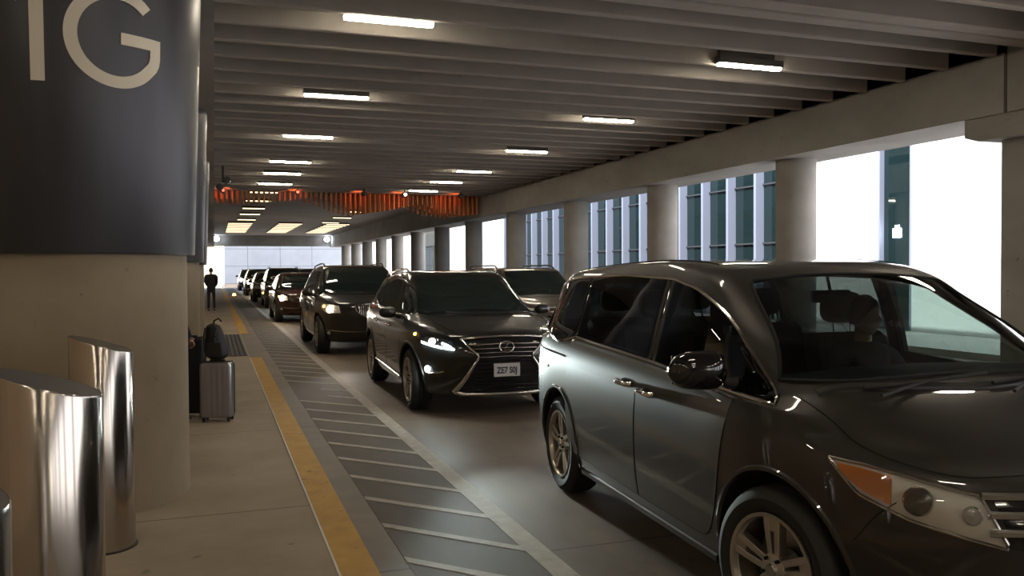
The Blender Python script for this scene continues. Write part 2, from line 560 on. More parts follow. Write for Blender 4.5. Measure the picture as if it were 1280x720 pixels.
# lit pictogram (case with handle) on the glass
ic = MB()
ic.box((XF + 0.10, 16.27, 2.40), (XF + 0.119, 16.53, 2.62)); ic.box((XF + 0.10, 16.34, 2.62), (XF + 0.119, 16.46, 2.70))
tag(ic.build('lit_pictogram', 'blue_white_lit'), 'small glowing white pictogram on the dark glass pane right of centre', 'sign')
wg = MB(); wg.box((XF + 0.15, 20.3, 0), (XF + 0.25, 46.2, 10)); w2 = wg.build('window_2', 'facade_glass'); struct(w2)
yy = 20.37
while yy < 46.3:
    q = MB(); q.box((XF - 0.14, yy - 0.06, 0.1), (XF + 0.16, yy + 0.06, 10)); q.build('mullion', 'mullion_metal', w2); yy += 1.48
q = MB()
for z in (1.1, 2.4, 4.2): q.box((XF + 0.10, 20.3, z), (XF + 0.16, 46.2, z + 0.05))
q.build('transom', 'interior_dark', w2)
# dark glass hall far beyond
wx = MB(); wx.box((XF + 0.12, 60, 0), (XF + 0.3, 66, 10)); struct(wx.build('window_3', 'facade_glass'))

# ------------------------------------------------------------------ ceiling lights
def light_fixture(name, n_units=1):
    t = empty(name)
    h = MB(); h.box((-0.57, -0.075, 0.02), (0.57, 0.075, 0.12)); h.box((-0.5, 0.05, 0.11), (0.5, 0.075, 0.54))
    h.build('housing', 'fixture_dark', t)
    d = MB(); d.prism([(-0.055, 0.02), (-0.045, -0.015), (0.045, -0.015), (0.055, 0.02)], -0.55, 0.55, 'x')
    d.build('diffuser', 'tube_light', t)
    return t


fx0 = light_fixture('ceiling_light'); used = False


def recolour(o, mat):
    for ch in o.children:
        if ch.name.startswith('diffuser'):
            ch.data = ch.data.copy(); ch.data.materials[0] = MATS[mat]


def put_light(x, y, z, lab, grp, mat=None):
    global used
    o = copy_tree(fx0) if used else fx0
    used = True
    if mat: recolour(o, mat)
    o.location = (x, y, z)
    tag(o, lab, 'ceiling light', grp)


for i, yv in enumerate([10.35, 15.1, 19.85, 24.6, 27.6, 31.0]):
    put_light(2.08, yv + (0.0), 4.74, 'lit tube ceiling light in the left row, %s to the camera' % nth(i), 'left row of ceiling lights')
for i, yv in enumerate([10.95, 15.8, 20.65, 25.4, 28.75, 32.2]):
    put_light(7.75, yv, 4.74, 'lit tube ceiling light in the right row, %s to the camera' % nth(i), 'right row of ceiling lights')
for i, yv in enumerate([5.6, 0.9, -3.8, -8.5, -13.2, -18]):
    put_light(2.08, yv, 4.74, 'lit tube ceiling light in the left row behind the camera', 'left row of lights behind the camera')
    put_light(7.75, yv + .5, 4.74, 'lit tube ceiling light in the right row behind the camera', 'right row of lights behind the camera')
for i in range(12):
    put_light(-4.0, -18 + i * 4.7, 4.74, 'lit tube ceiling light over the sidewalk, hidden behind the big columns', 'ceiling lights over the sidewalk')
for i, yv in enumerate([36.6, 41.2, 46.2, 51, 56.5]):
    put_light(2.0, yv, 4.93, 'lit tube ceiling light in the left row beyond the orange baffles, %s there' % nth(i), 'left row of lights beyond the baffles', 'tube_warm')
for i, yv in enumerate([38.5, 42.5, 47.5, 53.2, 58.8]):
    put_light(7.6, yv, 4.93, 'lit tube ceiling light in the right row beyond the orange baffles, %s there' % nth(i), 'right row of lights beyond the baffles', 'tube_warm')
for r_, (xx, nm) in enumerate([(1.75, 'left'), (5.1, 'middle'), (8.4, 'right')]):
    for i in range(9):
        o = copy_tree(fx0); recolour(o, 'tube_dim'); o.location = (xx + (0.0), 61 + i * 1.75, 4.93); o.scale = (1.45, 3.0, 1)
        tag(o, 'wide warm light strip in the %s cluster of closely spaced far strips' % nm, 'ceiling light', '%s cluster of far light strips' % nm)

# spot fixtures under the ribs in front of the baffles
SP = [(0.35, 32.6, 0), (3.0, 32.6, 0), (5.5, 32.6, 1), (7.1, 32.6, 2), (9.4, 32.6, 1)]
NM = ['leftmost, showing a red dot', 'second from left, showing a red dot', 'dark one left of the white-dotted one', 'the one showing a white dot', 'rightmost, nearly unlit']
for (x, yv, st), nm in zip(SP, NM):
    t = empty('ceiling_spotlight', (x, yv, 4.72), label='small black ceiling spotlight before the orange baffles, ' + nm, cat='spotlight')
    s_ = MB(); s_.lathe([(0.03, 0.0), (0.03, 0.10)], 12); s_.build('stem', 'black_plastic', t, 30)
    s_ = MB(); s_.lathe([(0.05, -0.12), (0.09, -0.10), (0.10, 0.12), (0.085, 0.12), (0.07, 0.08)], 20, 'y', (0, 0, -0.10)); s_.build('can', 'black_plastic', t, 30)
    s_ = MB(); s_.lathe([(0.001, -0.125), (0.05, -0.124)], 16, 'y', (0, 0, -0.10), caps=False)
    s_.build('indicator', {0: 'red_lit', 1: 'fixture_dark', 2: 'blue_white_lit'}[st], t)
    ld = bpy.data.lights.new('spot_beam', 'SPOT'); ld.energy = 30; ld.color = (1, 0.16, 0.04); ld.spot_size = radians(42); ld.spot_blend = 0.6; ld.shadow_soft_size = 0.06
    lo = bpy.data.objects.new('spot_beam', ld); C.objects.link(lo); lo.parent = t; lo.location = (0, 0.16, -0.1); lo.rotation_euler = (radians(97), 0, 0)
t = empty('ceiling_spotlight', (0.28, 26.5, 4.3), label='black double spotlight hanging low beside the left girder', cat='spotlight')
s_ = MB(); s_.box((-0.03, -0.03, 0.0), (0.03, 0.03, 0.5)); s_.build('bracket', 'black_plastic', t)
for dx in (-0.09, 0.12):
    s_ = MB(); s_.lathe([(0.10, -0.12), (0.11, 0.12)], 18, 'y', (dx, 0, -0.04 + dx)); s_.build('can', 'black_plastic', t, 30)

# orange baffles
px_ = [-0.1, 1.2, 2.2, 3.9, 4.6, 5.35, 6.0, 6.8, 7.5, 8.3, 9.1, 10.2, 11.1]
pz_ = [4.52, 4.40, 4.44, 4.62, 4.45, 4.13, 4.0, 4.12, 4.28, 4.42, 4.10, 3.97, 4.12]
bf0 = None
for row in range(3):
    for i in range(54):
        x = 0.10 + i * 0.2
        zb = float(np.interp(x + row * 0.35, px_, pz_)) - 0.02 * row
        h = 5.04 - zb
        if bf0 is None:
            q = MB(); q.box((-0.035, -0.09, 0), (0.035, 0.09, 1)); bf0 = q.build('ceiling_baffle', 'orange_wood'); o = bf0
        else:
            o = bf0.copy(); C.objects.link(o)
        o.location = (x + 0.04 * row, 34.75 + row * 0.6, zb); o.scale = (1, 1, h)
        tag(o, 'orange wooden baffle hanging from the ceiling in the %s wavy row' % ['front', 'middle', 'back'][row], 'ceiling baffle', '%s row of orange ceiling baffles' % ['front', 'middle', 'back'][row])
# two round lamps on the far header
for x, nm in ((0.25, 'left'), (10.5, 'right')):
    t = empty('wall_lamp', (x, 84.2, 4.7), label='round bluish white lamp at the %s end of the far header' % nm, cat='lamp')
    q = MB(); q.lathe([(0.001, -0.28), (0.15, -0.24), (0.24, -0.12), (0.26, 0.0)], 24, 'y'); q.build('globe', 'blue_white_lit', t, 60)
    q = MB(); q.lathe([(0.28, 0.0), (0.28, 0.21)], 24, 'y'); q.build('base', 'fixture_dark', t, 30)
# amber ground light
t = empty('ground_light', (1.2, 57.5, 0), label='small glowing amber light low on the road edge far away', cat='light')
q = MB(); q.lathe([(0.13, 0.0), (0.12, 0.06)], 20); q.build('base', 'black_plastic', t, 30)
q = MB(); q.lathe([(0.11, 0.06), (0.10, 0.14), (0.06, 0.19), (0.001, 0.205)], 20, caps=False); q.build('lens', 'amber_lit', t, 60)

# ------------------------------------------------------------------ bollards
def bollard(x, y, h, lab, r=0.185, tilt=0.30):
    t = empty('steel_bollard', (x, y, 0), label=lab, cat='bollard')
    n = 96
    q = MB()
    vs = []
    dirx, diry = cos(YAW - 0.35), -sin(YAW - 0.35)
    def top(a): return h - (cos(a) * dirx + sin(a) * diry) * r * tilt
    zs = [lambda a: 0.0, lambda a: 0.02, lambda a: top(a) - 0.012, lambda a: top(a) - 0.003]
    rs = [r, r, r, r - 0.003]
    for zf, rr in zip(zs, rs):
        for k in range(n):
            a = 2 * pi * k / n; vs.append((rr * cos(a), rr * sin(a), zf(a)))
    fs = []
    for i in range(3):
        for k in range(n):
            k2 = (k + 1) % n; fs.append((i * n + k, i * n + k2, (i + 1) * n + k2, (i + 1) * n + k))
    q.add(vs, fs); q.build('sleeve', 'brushed_steel', t, 30)
    q = MB(); vs = [((r - 0.004) * cos(2 * pi * k / n), (r - 0.004) * sin(2 * pi * k / n), top(2 * pi * k / n) - 0.003) for k in range(n)]
    q.add(vs, [tuple(range(n))]); q.build('cap', 'steel_cap', t)
    q = MB(); q.lathe([(r + 0.012, 0.0), (r + 0.012, 0.006), (r, 0.01)], n, caps=False); q.build('base_ring', 'rubber', t, 30)


# ------------------------------------------------------------------ generic car machinery
def pchip(xs, ys, x):
    xs = np.asarray(xs, float); ys = np.asarray(ys, float)
    h = np.diff(xs); d = np.diff(ys) / h
    n = len(xs)
    mm = np.zeros(n)
    if n == 2: mm[:] = d[0]
    else:
        for i in range(1, n - 1):
            if d[i - 1] * d[i] > 0:
                w1 = 2 * h[i] + h[i - 1]; w2 = h[i] + 2 * h[i - 1]
                mm[i] = (w1 + w2) / (w1 / d[i - 1] + w2 / d[i])
        mm[0] = d[0]; mm[-1] = d[-1]
    x = np.clip(x, xs[0], xs[-1])
    k = np.clip(np.searchsorted(xs, x) - 1, 0, n - 2)
    t = (x - xs[k]) / h[k]
    return ((1 + 2 * t) * (1 - t) ** 2) * ys[k] + t * (1 - t) ** 2 * h[k] * mm[k] + t * t * (3 - 2 * t) * ys[k + 1] + t * t * (t - 1) * h[k] * mm[k + 1]


def outline(L, N):
    xf, xr, w, xmf, pf, xmr, pr, z = L
    th = np.linspace(0, pi, 800)
    c = np.cos(th); s = np.sin(th)
    xs = np.empty(800); ys = np.empty(800)
    fr = th <= pi / 2
    xs[fr] = xmf + (xf - xmf) * np.abs(c[fr]) ** (2 / pf); ys[fr] = w * s[fr] ** (2 / pf)
    xs[~fr] = xmr + (xr - xmr) * np.abs(c[~fr]) ** (2 / pr); ys[~fr] = w * s[~fr] ** (2 / pr)
    ds = np.hypot(np.diff(xs), np.diff(ys))
    cs = np.concatenate([[0], np.cumsum(ds)])
    t = np.linspace(0, cs[-1], N)
    x = np.interp(t, cs, xs); yv = np.interp(t, cs, ys)
    yv[0] = 0; yv[-1] = 0
    zp = sorted(z) if isinstance(z, list) else [(-9, z), (9, z)]
    zz = pchip([a for a, b in zp], [b for a, b in zp], x)
    return np.stack([x, yv, zz], 1)


def loft(levels, N=110, sub=5):
    O = np.array([outline(L, N) for L in levels])           # K,N,3
    K = len(O)
    d = [0]
    for i in range(K - 1): d.append(d[-1] + max(1e-3, float(np.mean(np.linalg.norm(O[i + 1] - O[i], axis=1)))))
    vv = []
    for i in range(K - 1): vv += list(np.linspace(d[i], d[i + 1], sub + 1)[:-1])
    vv.append(d[-1]); vv = np.array(vv)
    G = np.zeros((len(vv), N, 3))
    for j in range(N):
        for a in range(3): G[:, j, a] = pchip(d, O[:, j, a], vv)
    return G


def loft_mesh(G):
    K, N, _ = G.shape
    ring = 2 * N - 2
    vs = []
    for i in range(K):
        for j in range(N): vs.append(tuple(G[i, j]))
        for j in range(N - 2, 0, -1): vs.append((G[i, j, 0], -G[i, j, 1], G[i, j, 2]))
    fs = []
    for i in range(K - 1):
        for j in range(ring):
            j2 = (j + 1) % ring
            fs.append((i * ring + j, i * ring + j2, (i + 1) * ring + j2, (i + 1) * ring + j))
    for i, rev in ((0, True), (K - 1, False)):
        o = i * ring
        def idx(j): return o + j
        def mir(j): return o + (ring - j) % ring
        fs.append((idx(0), idx(1), mir(1))[::-1 if rev else 1])
        for j in range(1, N - 2):
            f = (idx(j), idx(j + 1), mir(j + 1), mir(j))
            fs.append(f[::-1] if rev else f)
        fs.append((idx(N - 2), idx(N - 1), mir(N - 2))[::-1 if rev else 1])
    return vs, fs


def resample(P, n):
    P = np.array(P, float)
    ds = np.concatenate([[0], np.cumsum(np.hypot(*(np.diff(P, axis=0).T)))])
    t = np.linspace(0, ds[-1], n)
    return np.stack([np.interp(t, ds, P[:, 0]), np.interp(t, ds, P[:, 1])], 1)


def smoothp(P, n=24):
    P = np.array(P, float)
    ds = np.concatenate([[0], np.cumsum(np.hypot(*(np.diff(P, axis=0).T)))])
    t = np.linspace(0, ds[-1], n)
    return [(float(a), float(b)) for a, b in zip(pchip(ds, P[:, 0], t), pchip(ds, P[:, 1], t))]


def bool_cut(o, cutters):
    for c in cutters:
        md = o.modifiers.new('b', 'BOOLEAN'); md.operation = 'DIFFERENCE'; md.object = c; md.solver = 'EXACT'
        bpy.context.view_layer.update()
        dg = bpy.context.evaluated_depsgraph_get()
        me = bpy.data.meshes.new_from_object(o.evaluated_get(dg))
        o.modifiers.clear()
        o.data = me
        bpy.data.objects.remove(c)


class Car:
    def __init__(s, name, levels, paint_m, loc, rz, label, cat='car', N=110, sub=5):
        s.root = empty(name, loc, rz, label, cat)
        s.M = Matrix.Translation(loc) @ Matrix.Rotation(rz, 4, 'Z')
        s.lev = levels; s.paint = paint_m
        G = loft(levels, N, sub)
        vs, fs = loft_mesh(G)
        s.bvh = BVHTree.FromPolygons([Vector(v) for v in vs], fs)
        b = MB(); b.add(vs, fs)
        s.body = b.build('body', [paint_m, 'well_black'], s.root, 32)

    def proj(s, mode, a, b):
        if mode == 'R': o, d = Vector((a, -4, b)), Vector((0, 1, 0))
        elif mode == 'L': o, d = Vector((a, 4, b)), Vector((0, -1, 0))
        elif mode == 'F': o, d = Vector((6, a, b)), Vector((-1, 0, 0))
        elif mode == 'B': o, d = Vector((-6, a, b)), Vector((1, 0, 0))
        elif mode == 'T': o, d = Vector((a, b, 4)), Vector((0, 0, -1))
        else:                      # ('C', pivot_x, sign): a = degrees from straight ahead
            _, pvx, sg = mode
            dr = Vector((cos(radians(a)), sg * sin(radians(a)), 0))
            o, d = Vector((pvx, 0, b)) + dr * 4, -dr
        h = s.bvh.ray_cast(o, d)
        if h[0] is None:
            h = s.bvh.find_nearest(o + d * (o.length if mode != 'T' else 2.5))
            if h[0] is None: return Vector((0, 0, 0)), Vector((0, 0, 1))
        n = h[1]
        if n.dot(d) > 0: n = -n
        return h[0], n

    def patch(s, name, mode, bot, top, mat, off=0.003, N=20, Mr=10, thick=0.012, parent=None, smooth=40, build=True, mb=None, mi=0):
        B = resample(bot, N); T = resample(top, N)
        vs = []; Nn = []
        for j in range(Mr):
            t = j / (Mr - 1)
            for i in range(N):
                p = B[i] * (1 - t) + T[i] * t
                q, n = s.proj(mode, p[0], p[1]); vs.append(q.copy()); Nn.append(n.copy())
        for arr, its in ((vs, 3), (Nn, 6)):       # even out the facets of the skin below
            for _ in range(its):
                old = [v.copy() for v in arr]
                for j in range(Mr):
                    for i in range(N):
                        k = j * N + i
                        if 0 < i < N - 1: arr[k] = arr[k] * .5 + (old[k - 1] + old[k + 1]) * .25
                old = [v.copy() for v in arr]
                for j in range(1, Mr - 1):
                    for i in range(N):
                        k = j * N + i
                        arr[k] = arr[k] * .5 + (old[k - N] + old[k + N]) * .25
        Nn = [n.normalized() for n in Nn]
        vs = [v + n * (off + .0012) for v, n in zip(vs, Nn)]
        fs = []
        for j in range(Mr - 1):
            for i in range(N - 1):
                fs.append((j * N + i, j * N + i + 1, (j + 1) * N + i + 1, (j + 1) * N + i))
        if thick:
            per = [i for i in range(N)] + [j * N + N - 1 for j in range(1, Mr)] + [(Mr - 1) * N + i for i in range(N - 2, -1, -1)] + [j * N for j in range(Mr - 2, 0, -1)]
            o = len(vs)
            for k in per: vs.append(vs[k] - Nn[k] * thick)
            for k in range(len(per)):
                k2 = (k + 1) % len(per)
                fs.append((per[k2], per[k], o + k, o + k2))
        m_ = mb or MB(); m_.add(vs, fs, mi)
        if not build: return m_
        return m_.build(name, mat, parent or s.root, smooth, fixn=bool(thick))

    def line(s, mode, pts, n=40, off=0.0):
        P = resample(pts, n)
        return [tuple(q + nn * off) for q, nn in (s.proj(mode, a, b) for a, b in P)]

    def strip(s, name, mode, pts, r, mat, n=40, off=0.0, parent=None, mb=None, closed=False, flat=1.0):
        m_ = mb or MB(); m_.tube(s.line(mode, pts, n, off), r, 6, closed=closed, flat=flat)
        if mb: return mb
        return m_.build(name, mat, parent or s.root, 50)

    def blob(s, name, mode, a, b, ra, rb, mat, off=0.004, parent=None, h=0.01, n=20):
        """small raised ellipse on the skin"""
        q, nn = s.proj(mode, a, b)
        z = Vector((0, 0, 1)); u = z.cross(nn).normalized(); w = nn.cross(u)
        vs = []
        for (k, hh) in ((1.0, -0.01), (1.0, h * 0.4), (0.8, h * 0.85), (0.4, h)):
            for i in range(n):
                an = 2 * pi * i / n
                vs.append(q + nn * (off + hh) + u * cos(an) * ra * k + w * sin(an) * rb * k)
        fs = [(j * n + i, j * n + (i + 1) % n, (j + 1) * n + (i + 1) % n, (j + 1) * n + i) for j in range(3) for i in range(n)]
        fs.append(tuple(3 * n + i for i in range(n)))
        m_ = MB(); m_.add(vs, fs)
        return m_.build(name, mat, parent or s.root, 60)


def make_wheel(R=0.36, W=0.235, rimR=0.245, spokes=5, twin=True, lod=0):
    """wheel at the origin, axis y, outer face towards -y; root = tire mesh"""
    n = 64 if lod == 0 else 28
    q = MB()
    hw = W / 2
    prof = [(rimR - 0.005, hw - 0.02), (rimR + 0.02, hw), (R - 0.05, hw + 0.008), (R - 0.015, hw - 0.012), (R, hw - 0.04)]
    if lod == 0:
        for yv in (0.05, 0.0, -0.05): prof += [(R, yv + 0.008), (R - 0.008, yv + 0.006), (R - 0.008, yv - 0.006), (R, yv - 0.008)]
    prof += [(R, -hw + 0.04), (R - 0.015, -hw + 0.012), (R - 0.05, -hw - 0.008), (rimR + 0.02, -hw), (rimR - 0.005, -hw + 0.02)]
    q.lathe(prof, n, 'y', caps=False)
    tire = q.build('wheel', 'rubber', None, 35)
    C.objects.unlink(tire); C.objects.link(tire)
    q = MB()
    q.lathe([(rimR, hw - 0.02), (rimR - 0.02, 0.0), (rimR - 0.018, -hw + 0.03), (rimR + 0.004, -hw + 0.004), (rimR + 0.004, -hw - 0.004), (rimR - 0.012, -hw - 0.002), (rimR - 0.02, -hw + 0.02)], n, 'y', caps=False)
    q.lathe([(0.001, -hw + 0.008), (0.03, -hw + 0.008), (0.035, -hw + 0.014), (0.07, -hw + 0.020), (0.078, -hw + 0.04), (0.078, 0.0)], 40 if lod == 0 else 16, 'y', caps=False)

    def spoke(a0, a1, w0, w1):
        # a0 hub angle, a1 rim angle
        p0 = Vector((cos(a0) * 0.055, 0, sin(a0) * 0.055)); p1 = Vector((cos(a1) * (rimR - 0.008), 0, sin(a1) * (rimR - 0.008)))
        d = (p1 - p0).normalized(); t_ = Vector((-d.z, 0, d.x))
        vs = []
        for k in range(5):
            u = k / 4; c = p0.lerp(p1, u); w = w0 + (w1 - w0) * u
            yo = -hw + 0.018 - 0.014 * sin(u * pi / 2) + 0.004
            for (a, yy_) in ((-w / 2, yo + 0.045), (-w / 2, yo + 0.004), (-w / 2 + 0.004, yo), (w / 2 - 0.004, yo), (w / 2, yo + 0.004), (w / 2, yo + 0.045)):
                vs.append(c + t_ * a + Vector((0, yy_, 0)))
        fs = []
        for k in range(4):
            for j in range(6):
                j2 = (j + 1) % 6; fs.append((k * 6 + j, k * 6 + j2, (k + 1) * 6 + j2, (k + 1) * 6 + j))
        q.add(vs, fs)
    for k in range(spokes):
        a = 2 * pi * k / spokes + pi / 2
        if twin:
            spoke(a - 0.34, a - 0.145, 0.030, 0.034); spoke(a + 0.34, a + 0.145, 0.030, 0.034)
            # web joining the pair near the rim
            vs = []
            for rr in (rimR - 0.075, rimR - 0.01):
                for da in (-0.13, 0.13):
                    for yy_ in (-hw + 0.014, -hw + 0.05):
                        vs.append((cos(a + da) * rr, yy_, sin(a + da) * rr))
            q.add(vs, [(0, 2, 6, 4), (1, 5, 7, 3), (0, 4, 5, 1), (2, 3, 7, 6), (0, 1, 3, 2), (4, 6, 7, 5)])
        else:
            spoke(a, a, 0.06, 0.085)
    q.build('rim', 'alloy', tire, 35)
    q = MB(); q.lathe([(0.001, 0.02), (rimR - 0.05, 0.02), (rimR - 0.05, 0.05), (0.07, 0.05)], 32, 'y', caps=False); q.build('brake_disc', 'steel_disc', tire, 35)
    q = MB(); q.lathe([(0.001, 0.055), (rimR - 0.01, 0.056)], 32, 'y', caps=False); q.build('backing', 'well_black', tire, 35)
    if lod == 0:
        q = MB(); q.lathe([(0.001, -hw + 0.001), (0.025, -hw + 0.002), (0.030, -hw + 0.010)], 24, 'y', caps=False)
        q.build('hub_cap', 'dull_chrome', tire, 40)
        for k in range(5):
            a = 2 * pi * k / 5 + pi / 2 + pi / 5
            q = MB(); q.lathe([(0.0085, -hw + 0.030), (0.0085, -hw + 0.004), (0.004, -hw + 0.002)], 8, 'y', (cos(a) * 0.056, 0, sin(a) * 0.056))
            q.build('lug_nut', 'well_black', tire, 40)
    return tire


def fit_wheels(car, proto, xa, xb, yo, R, W, steer=0):
    first = True
    for x in (xa, xb):
        for sg in (-1, 1):
            o = proto if first else copy_tree(proto)
            first = False
            o.parent = car.root
            o.location = (x, sg * (yo - W / 2), R)
            rz = (pi if sg == 1 else 0) + (steer if x == xa else 0)
            o.rotation_euler = (0, 0, rz)


def cut_arches(car, xa, xb, R, ra, extra=None, w_in=0.60):
    cs = []
    for x in (xa, xb):
        for sg in (-1, 1):
            q = MB()
            y0, y1 = (w_in, 1.6) if sg > 0 else (-1.6, -w_in)
            # arch profile: circle above, straight down below
            poly = [(x + ra * cos(a), R + ra * sin(a)) for a in [pi * k / 40 for k in range(41)]]
            poly += [(x - ra, R - 0.02), (x - ra * 0.97, -0.1), (x + ra * 0.97, -0.1), (x + ra, R - 0.02)]
            q.prism(poly, y0, y1, 'y')
            c = q.build('cutter', 'well_black'); cs.append(c)
    if extra: cs += extra
    for c in cs: c.parent = car.root
    bool_cut(car.body, cs)
    finish(car.body.data, 32, False)


def suv_levels(P):
    """P: xf,xr,W,gz,zn(nose z),xc,zc(cowl),zb(list belt side z at x),rf(roof front x),rz,rr,rg(rear glass base x),wt(roof width),pf"""
    xf, xr, W, gz = P['xf'], P['xr'], P['W'], P['gz']
    zn, xc, zc = P['zn'], P['xc'], P['zc']
    zb = sorted(P['zb'])
    bx = [a for a, b in zb]; bz = [b for a, b in zb]
    def belt(d, fx, fz, mid=None):
        """height profile: fz at the nose x fx, then the belt line minus d"""
        pts = [(a, b - d) for a, b in zb if a < xc - 0.25]
        if mid: pts.append(mid)
        pts.append((fx, fz))
        return pts
    xm, xmr = P.get('xm', 0.75), P.get('xmr', xr + 1.1)
    pf, pr = P.get('pf', 2.7), P.get('pr', 3.2)
    gx = P.get('gx', 0.25)
    rf, rz, rr, rg, wt = P['rf'], P['rz'], P['rr'], P['rg'], P['wt']
    hn = P.get('hn', zn)
    L = []
    L.append((xf - .26, xr + .24, W - .18, xm, pf, xmr, pr, gz))
    L.append((xf - .10, xr + .08, W - .065, xm, pf, xmr, pr, gz + .035))
    L.append((xf - .03, xr + .02, W - .03, xm, pf, xmr, pr, gz + .15))
    L.append((xf - .005, xr, W - .01, xm, pf, xmr, pr, gz + .30))
    L.append((xf, xr, W, xm, pf, xmr, pr, belt(.40, xf, zn - .24)))
    L.append((xf - .02, xr + .01, W - .004, xm, pf, xmr, pr, belt(.26, xf, zn - .12)))
    L.append((xf - .09, xr + .03, W - .018, xm, pf, xmr, pr, belt(.13, xf - .09, zn - .02)))
    L.append((xf - .22, xr + .05, W - .042, xm, pf, xmr, pr, belt(.05, xf - .22, zn + .03)))
    t = (xf - .22 - xc)
    L.append((xc + t * .62, xr + .07, W - .062, xm, pf + .4, xmr, pr, belt(.02, xc + t * .62, zn + .03 + (zc - zn - .03) * .45)))
    L.append((xc + t * .25, xr + .09, W - .075, gx, pf + 1.4, xmr, pr, belt(.005, xc + t * .25, zn + .03 + (zc - zn - .03) * .82)))
    L.append((xc, rg, W - .095, gx, 4.6, xmr, pr + .5, [(a, b + .012) for a, b in zb if a < xc - .25] + [(xc, zc)]))
    # greenhouse
    for u in (.33, .66, .93):
        x_f = xc + (rf - xc) * u; x_r = rg + (rr - rg) * (u ** 1.3)
        w = (W - .095) + (wt - (W - .095)) * u ** 1.12
        zf = zc + (rz - .08 - zc) * (u ** .94)
        zr_ = bz[0] + (P['rzr'] - .07 - bz[0]) * u
        zm = (bz[len(bz) // 2]) + (rz - .06 - bz[len(bz) // 2]) * u
        L.append((x_f, x_r, w, gx - .15 * u, 4.6 - u, xmr, pr + .5, [(x_r, zr_), (x_r + .5, zr_ + (zm - zr_) * .6), (-.2, zm), (x_f, zf)]))
    R0, R1 = rz, P['rzr']
    L.append((rf - .07, rr + .05, wt - .045, 0, 3.4, xmr, pr + .3, [(rr, R1 - .03), (-.2, R0 - .02), (rf - .07, R0 - .055)]))
    L.append((rf - .22, rr + .16, wt - .16, -.1, 3.2, xmr, pr, [(rr, R1 - .01), (-.3, R0 - .004), (rf - .2, R0 - .025)]))
    L.append((rf - .50, rr + .45, wt - .40, -.3, 3, xmr, 3, [(rr, R1 + .002), (-.4, R0), (rf - .5, R0 - .008)]))
    L.append((rf - .75, rr + .75, .08, -.5, 3, min(xmr, -.6), 3, [(rr, R1 + .006), (-.5, R0 + .002), (rf - .7, R0)]))
    return L


def mirror_part(car, x, z, sg, y0, mat='gloss_black', w=0.24, h=0.17, d=0.13):
    q = MB()
    # rounded shell, axis across the car
    vs = []; nr, ns = 10, 20
    for i in range(nr + 1):
        u = i / nr
        yy_ = y0 + 0.035 + w * u
        k = (1 - abs(2 * u - 1) ** 3.2) ** 0.4 if 0 < u < 1 else 0.25
        k *= (1 - .15 * u)
        for j in range(ns):
            a = 2 * pi * j / ns
            cx = cos(a); sx = sin(a)
            xx = (abs(cx) ** 0.8) * (1 if cx > 0 else -0.45) * d * 0.62 * k
            zz = (abs(sx) ** 0.75) * (1 if sx > 0 else -1) * h / 2 * k
            vs.append((x + xx - 0.02 * u, sg * yy_, z + zz))
    fs = [(i * ns + j, i * ns + (j + 1) % ns, (i + 1) * ns + (j + 1) % ns, (i + 1) * ns + j) for i in range(nr) for j in range(ns)]
    fs.append(tuple(range(ns))[::-1]); fs.append(tuple(nr * ns + j for j in range(ns)))
    q.add(vs, fs)
    o = q.build('door_mirror', mat, car.root, 50)
    q = MB(); q.tube([(x + 0.0, sg * (y0 - 0.05), z - h * .36), (x, sg * (y0 + 0.02), z - h * .33), (x, sg * (y0 + 0.07), z - h * .2)], [0.035, 0.028, 0.022], 10, flat=0.6)
    q.build('mirror_arm', 'black_plastic', o, 50)
    q = MB(); q.box((x - 0.068, sg * (y0 + 0.06) if sg > 0 else sg * (y0 + w + .0), z - h * .34), (x - 0.058, sg * (y0 + w + .0) if sg > 0 else sg * (y0 + .06), z + h * .34)); q.build('mirror_glass', 'chrome', o)
    return o


def handle_part(car, mode, x, z, mat='chrome'):
    q, n = car.proj(mode, x, z)
    sg = 1 if n.y > 0 else -1
    m_ = MB()
    pts = []
    for u in np.linspace(-1, 1, 13):
        qq, nn = car.proj(mode, x + u * 0.10, z)
        pts.append(tuple(qq + Vector((0, sg, 0)) * (0.006 + 0.036 * (1 - u ** 6))))
    m_.tube(pts, [0.014] * 13, 8, flat=0.7)
    o = m_.build('door_handle', mat, car.root, 50)
    c = car.blob('handle_recess', mode, x, z, 0.07, 0.028, 'well_black', 0.003, o, 0.002)
    return o


def doors(car, mode, defs, gap='well_black', N=26, Mr=14):
    out = []
    for bot, top in defs:
        b = np.array(bot); t = np.array(top)
        cx = (b[:, 0].mean() + t[:, 0].mean()) / 2; cz = (b[:, 1].mean() + t[:, 1].mean()) / 2
        wx = (max(b[:, 0].max(), t[:, 0].max()) - cx); wz = max(t[:, 1].max() - cz, .1)
        def gr_(p, e): return [(cx + (a - cx) * (1 + e / wx), cz + (z - cz) * (1 + e / wz)) for a, z in p]
        car.patch('door_gap_shade', mode, gr_(bot, .006), gr_(top, .006), gap, 0.001, N, Mr, 0.006)  # black sheet, paints the shade in the gap round each door
        out.append(car.patch('door', mode, bot, top, car.paint, 0.0035, N, Mr, 0.006))
    return out


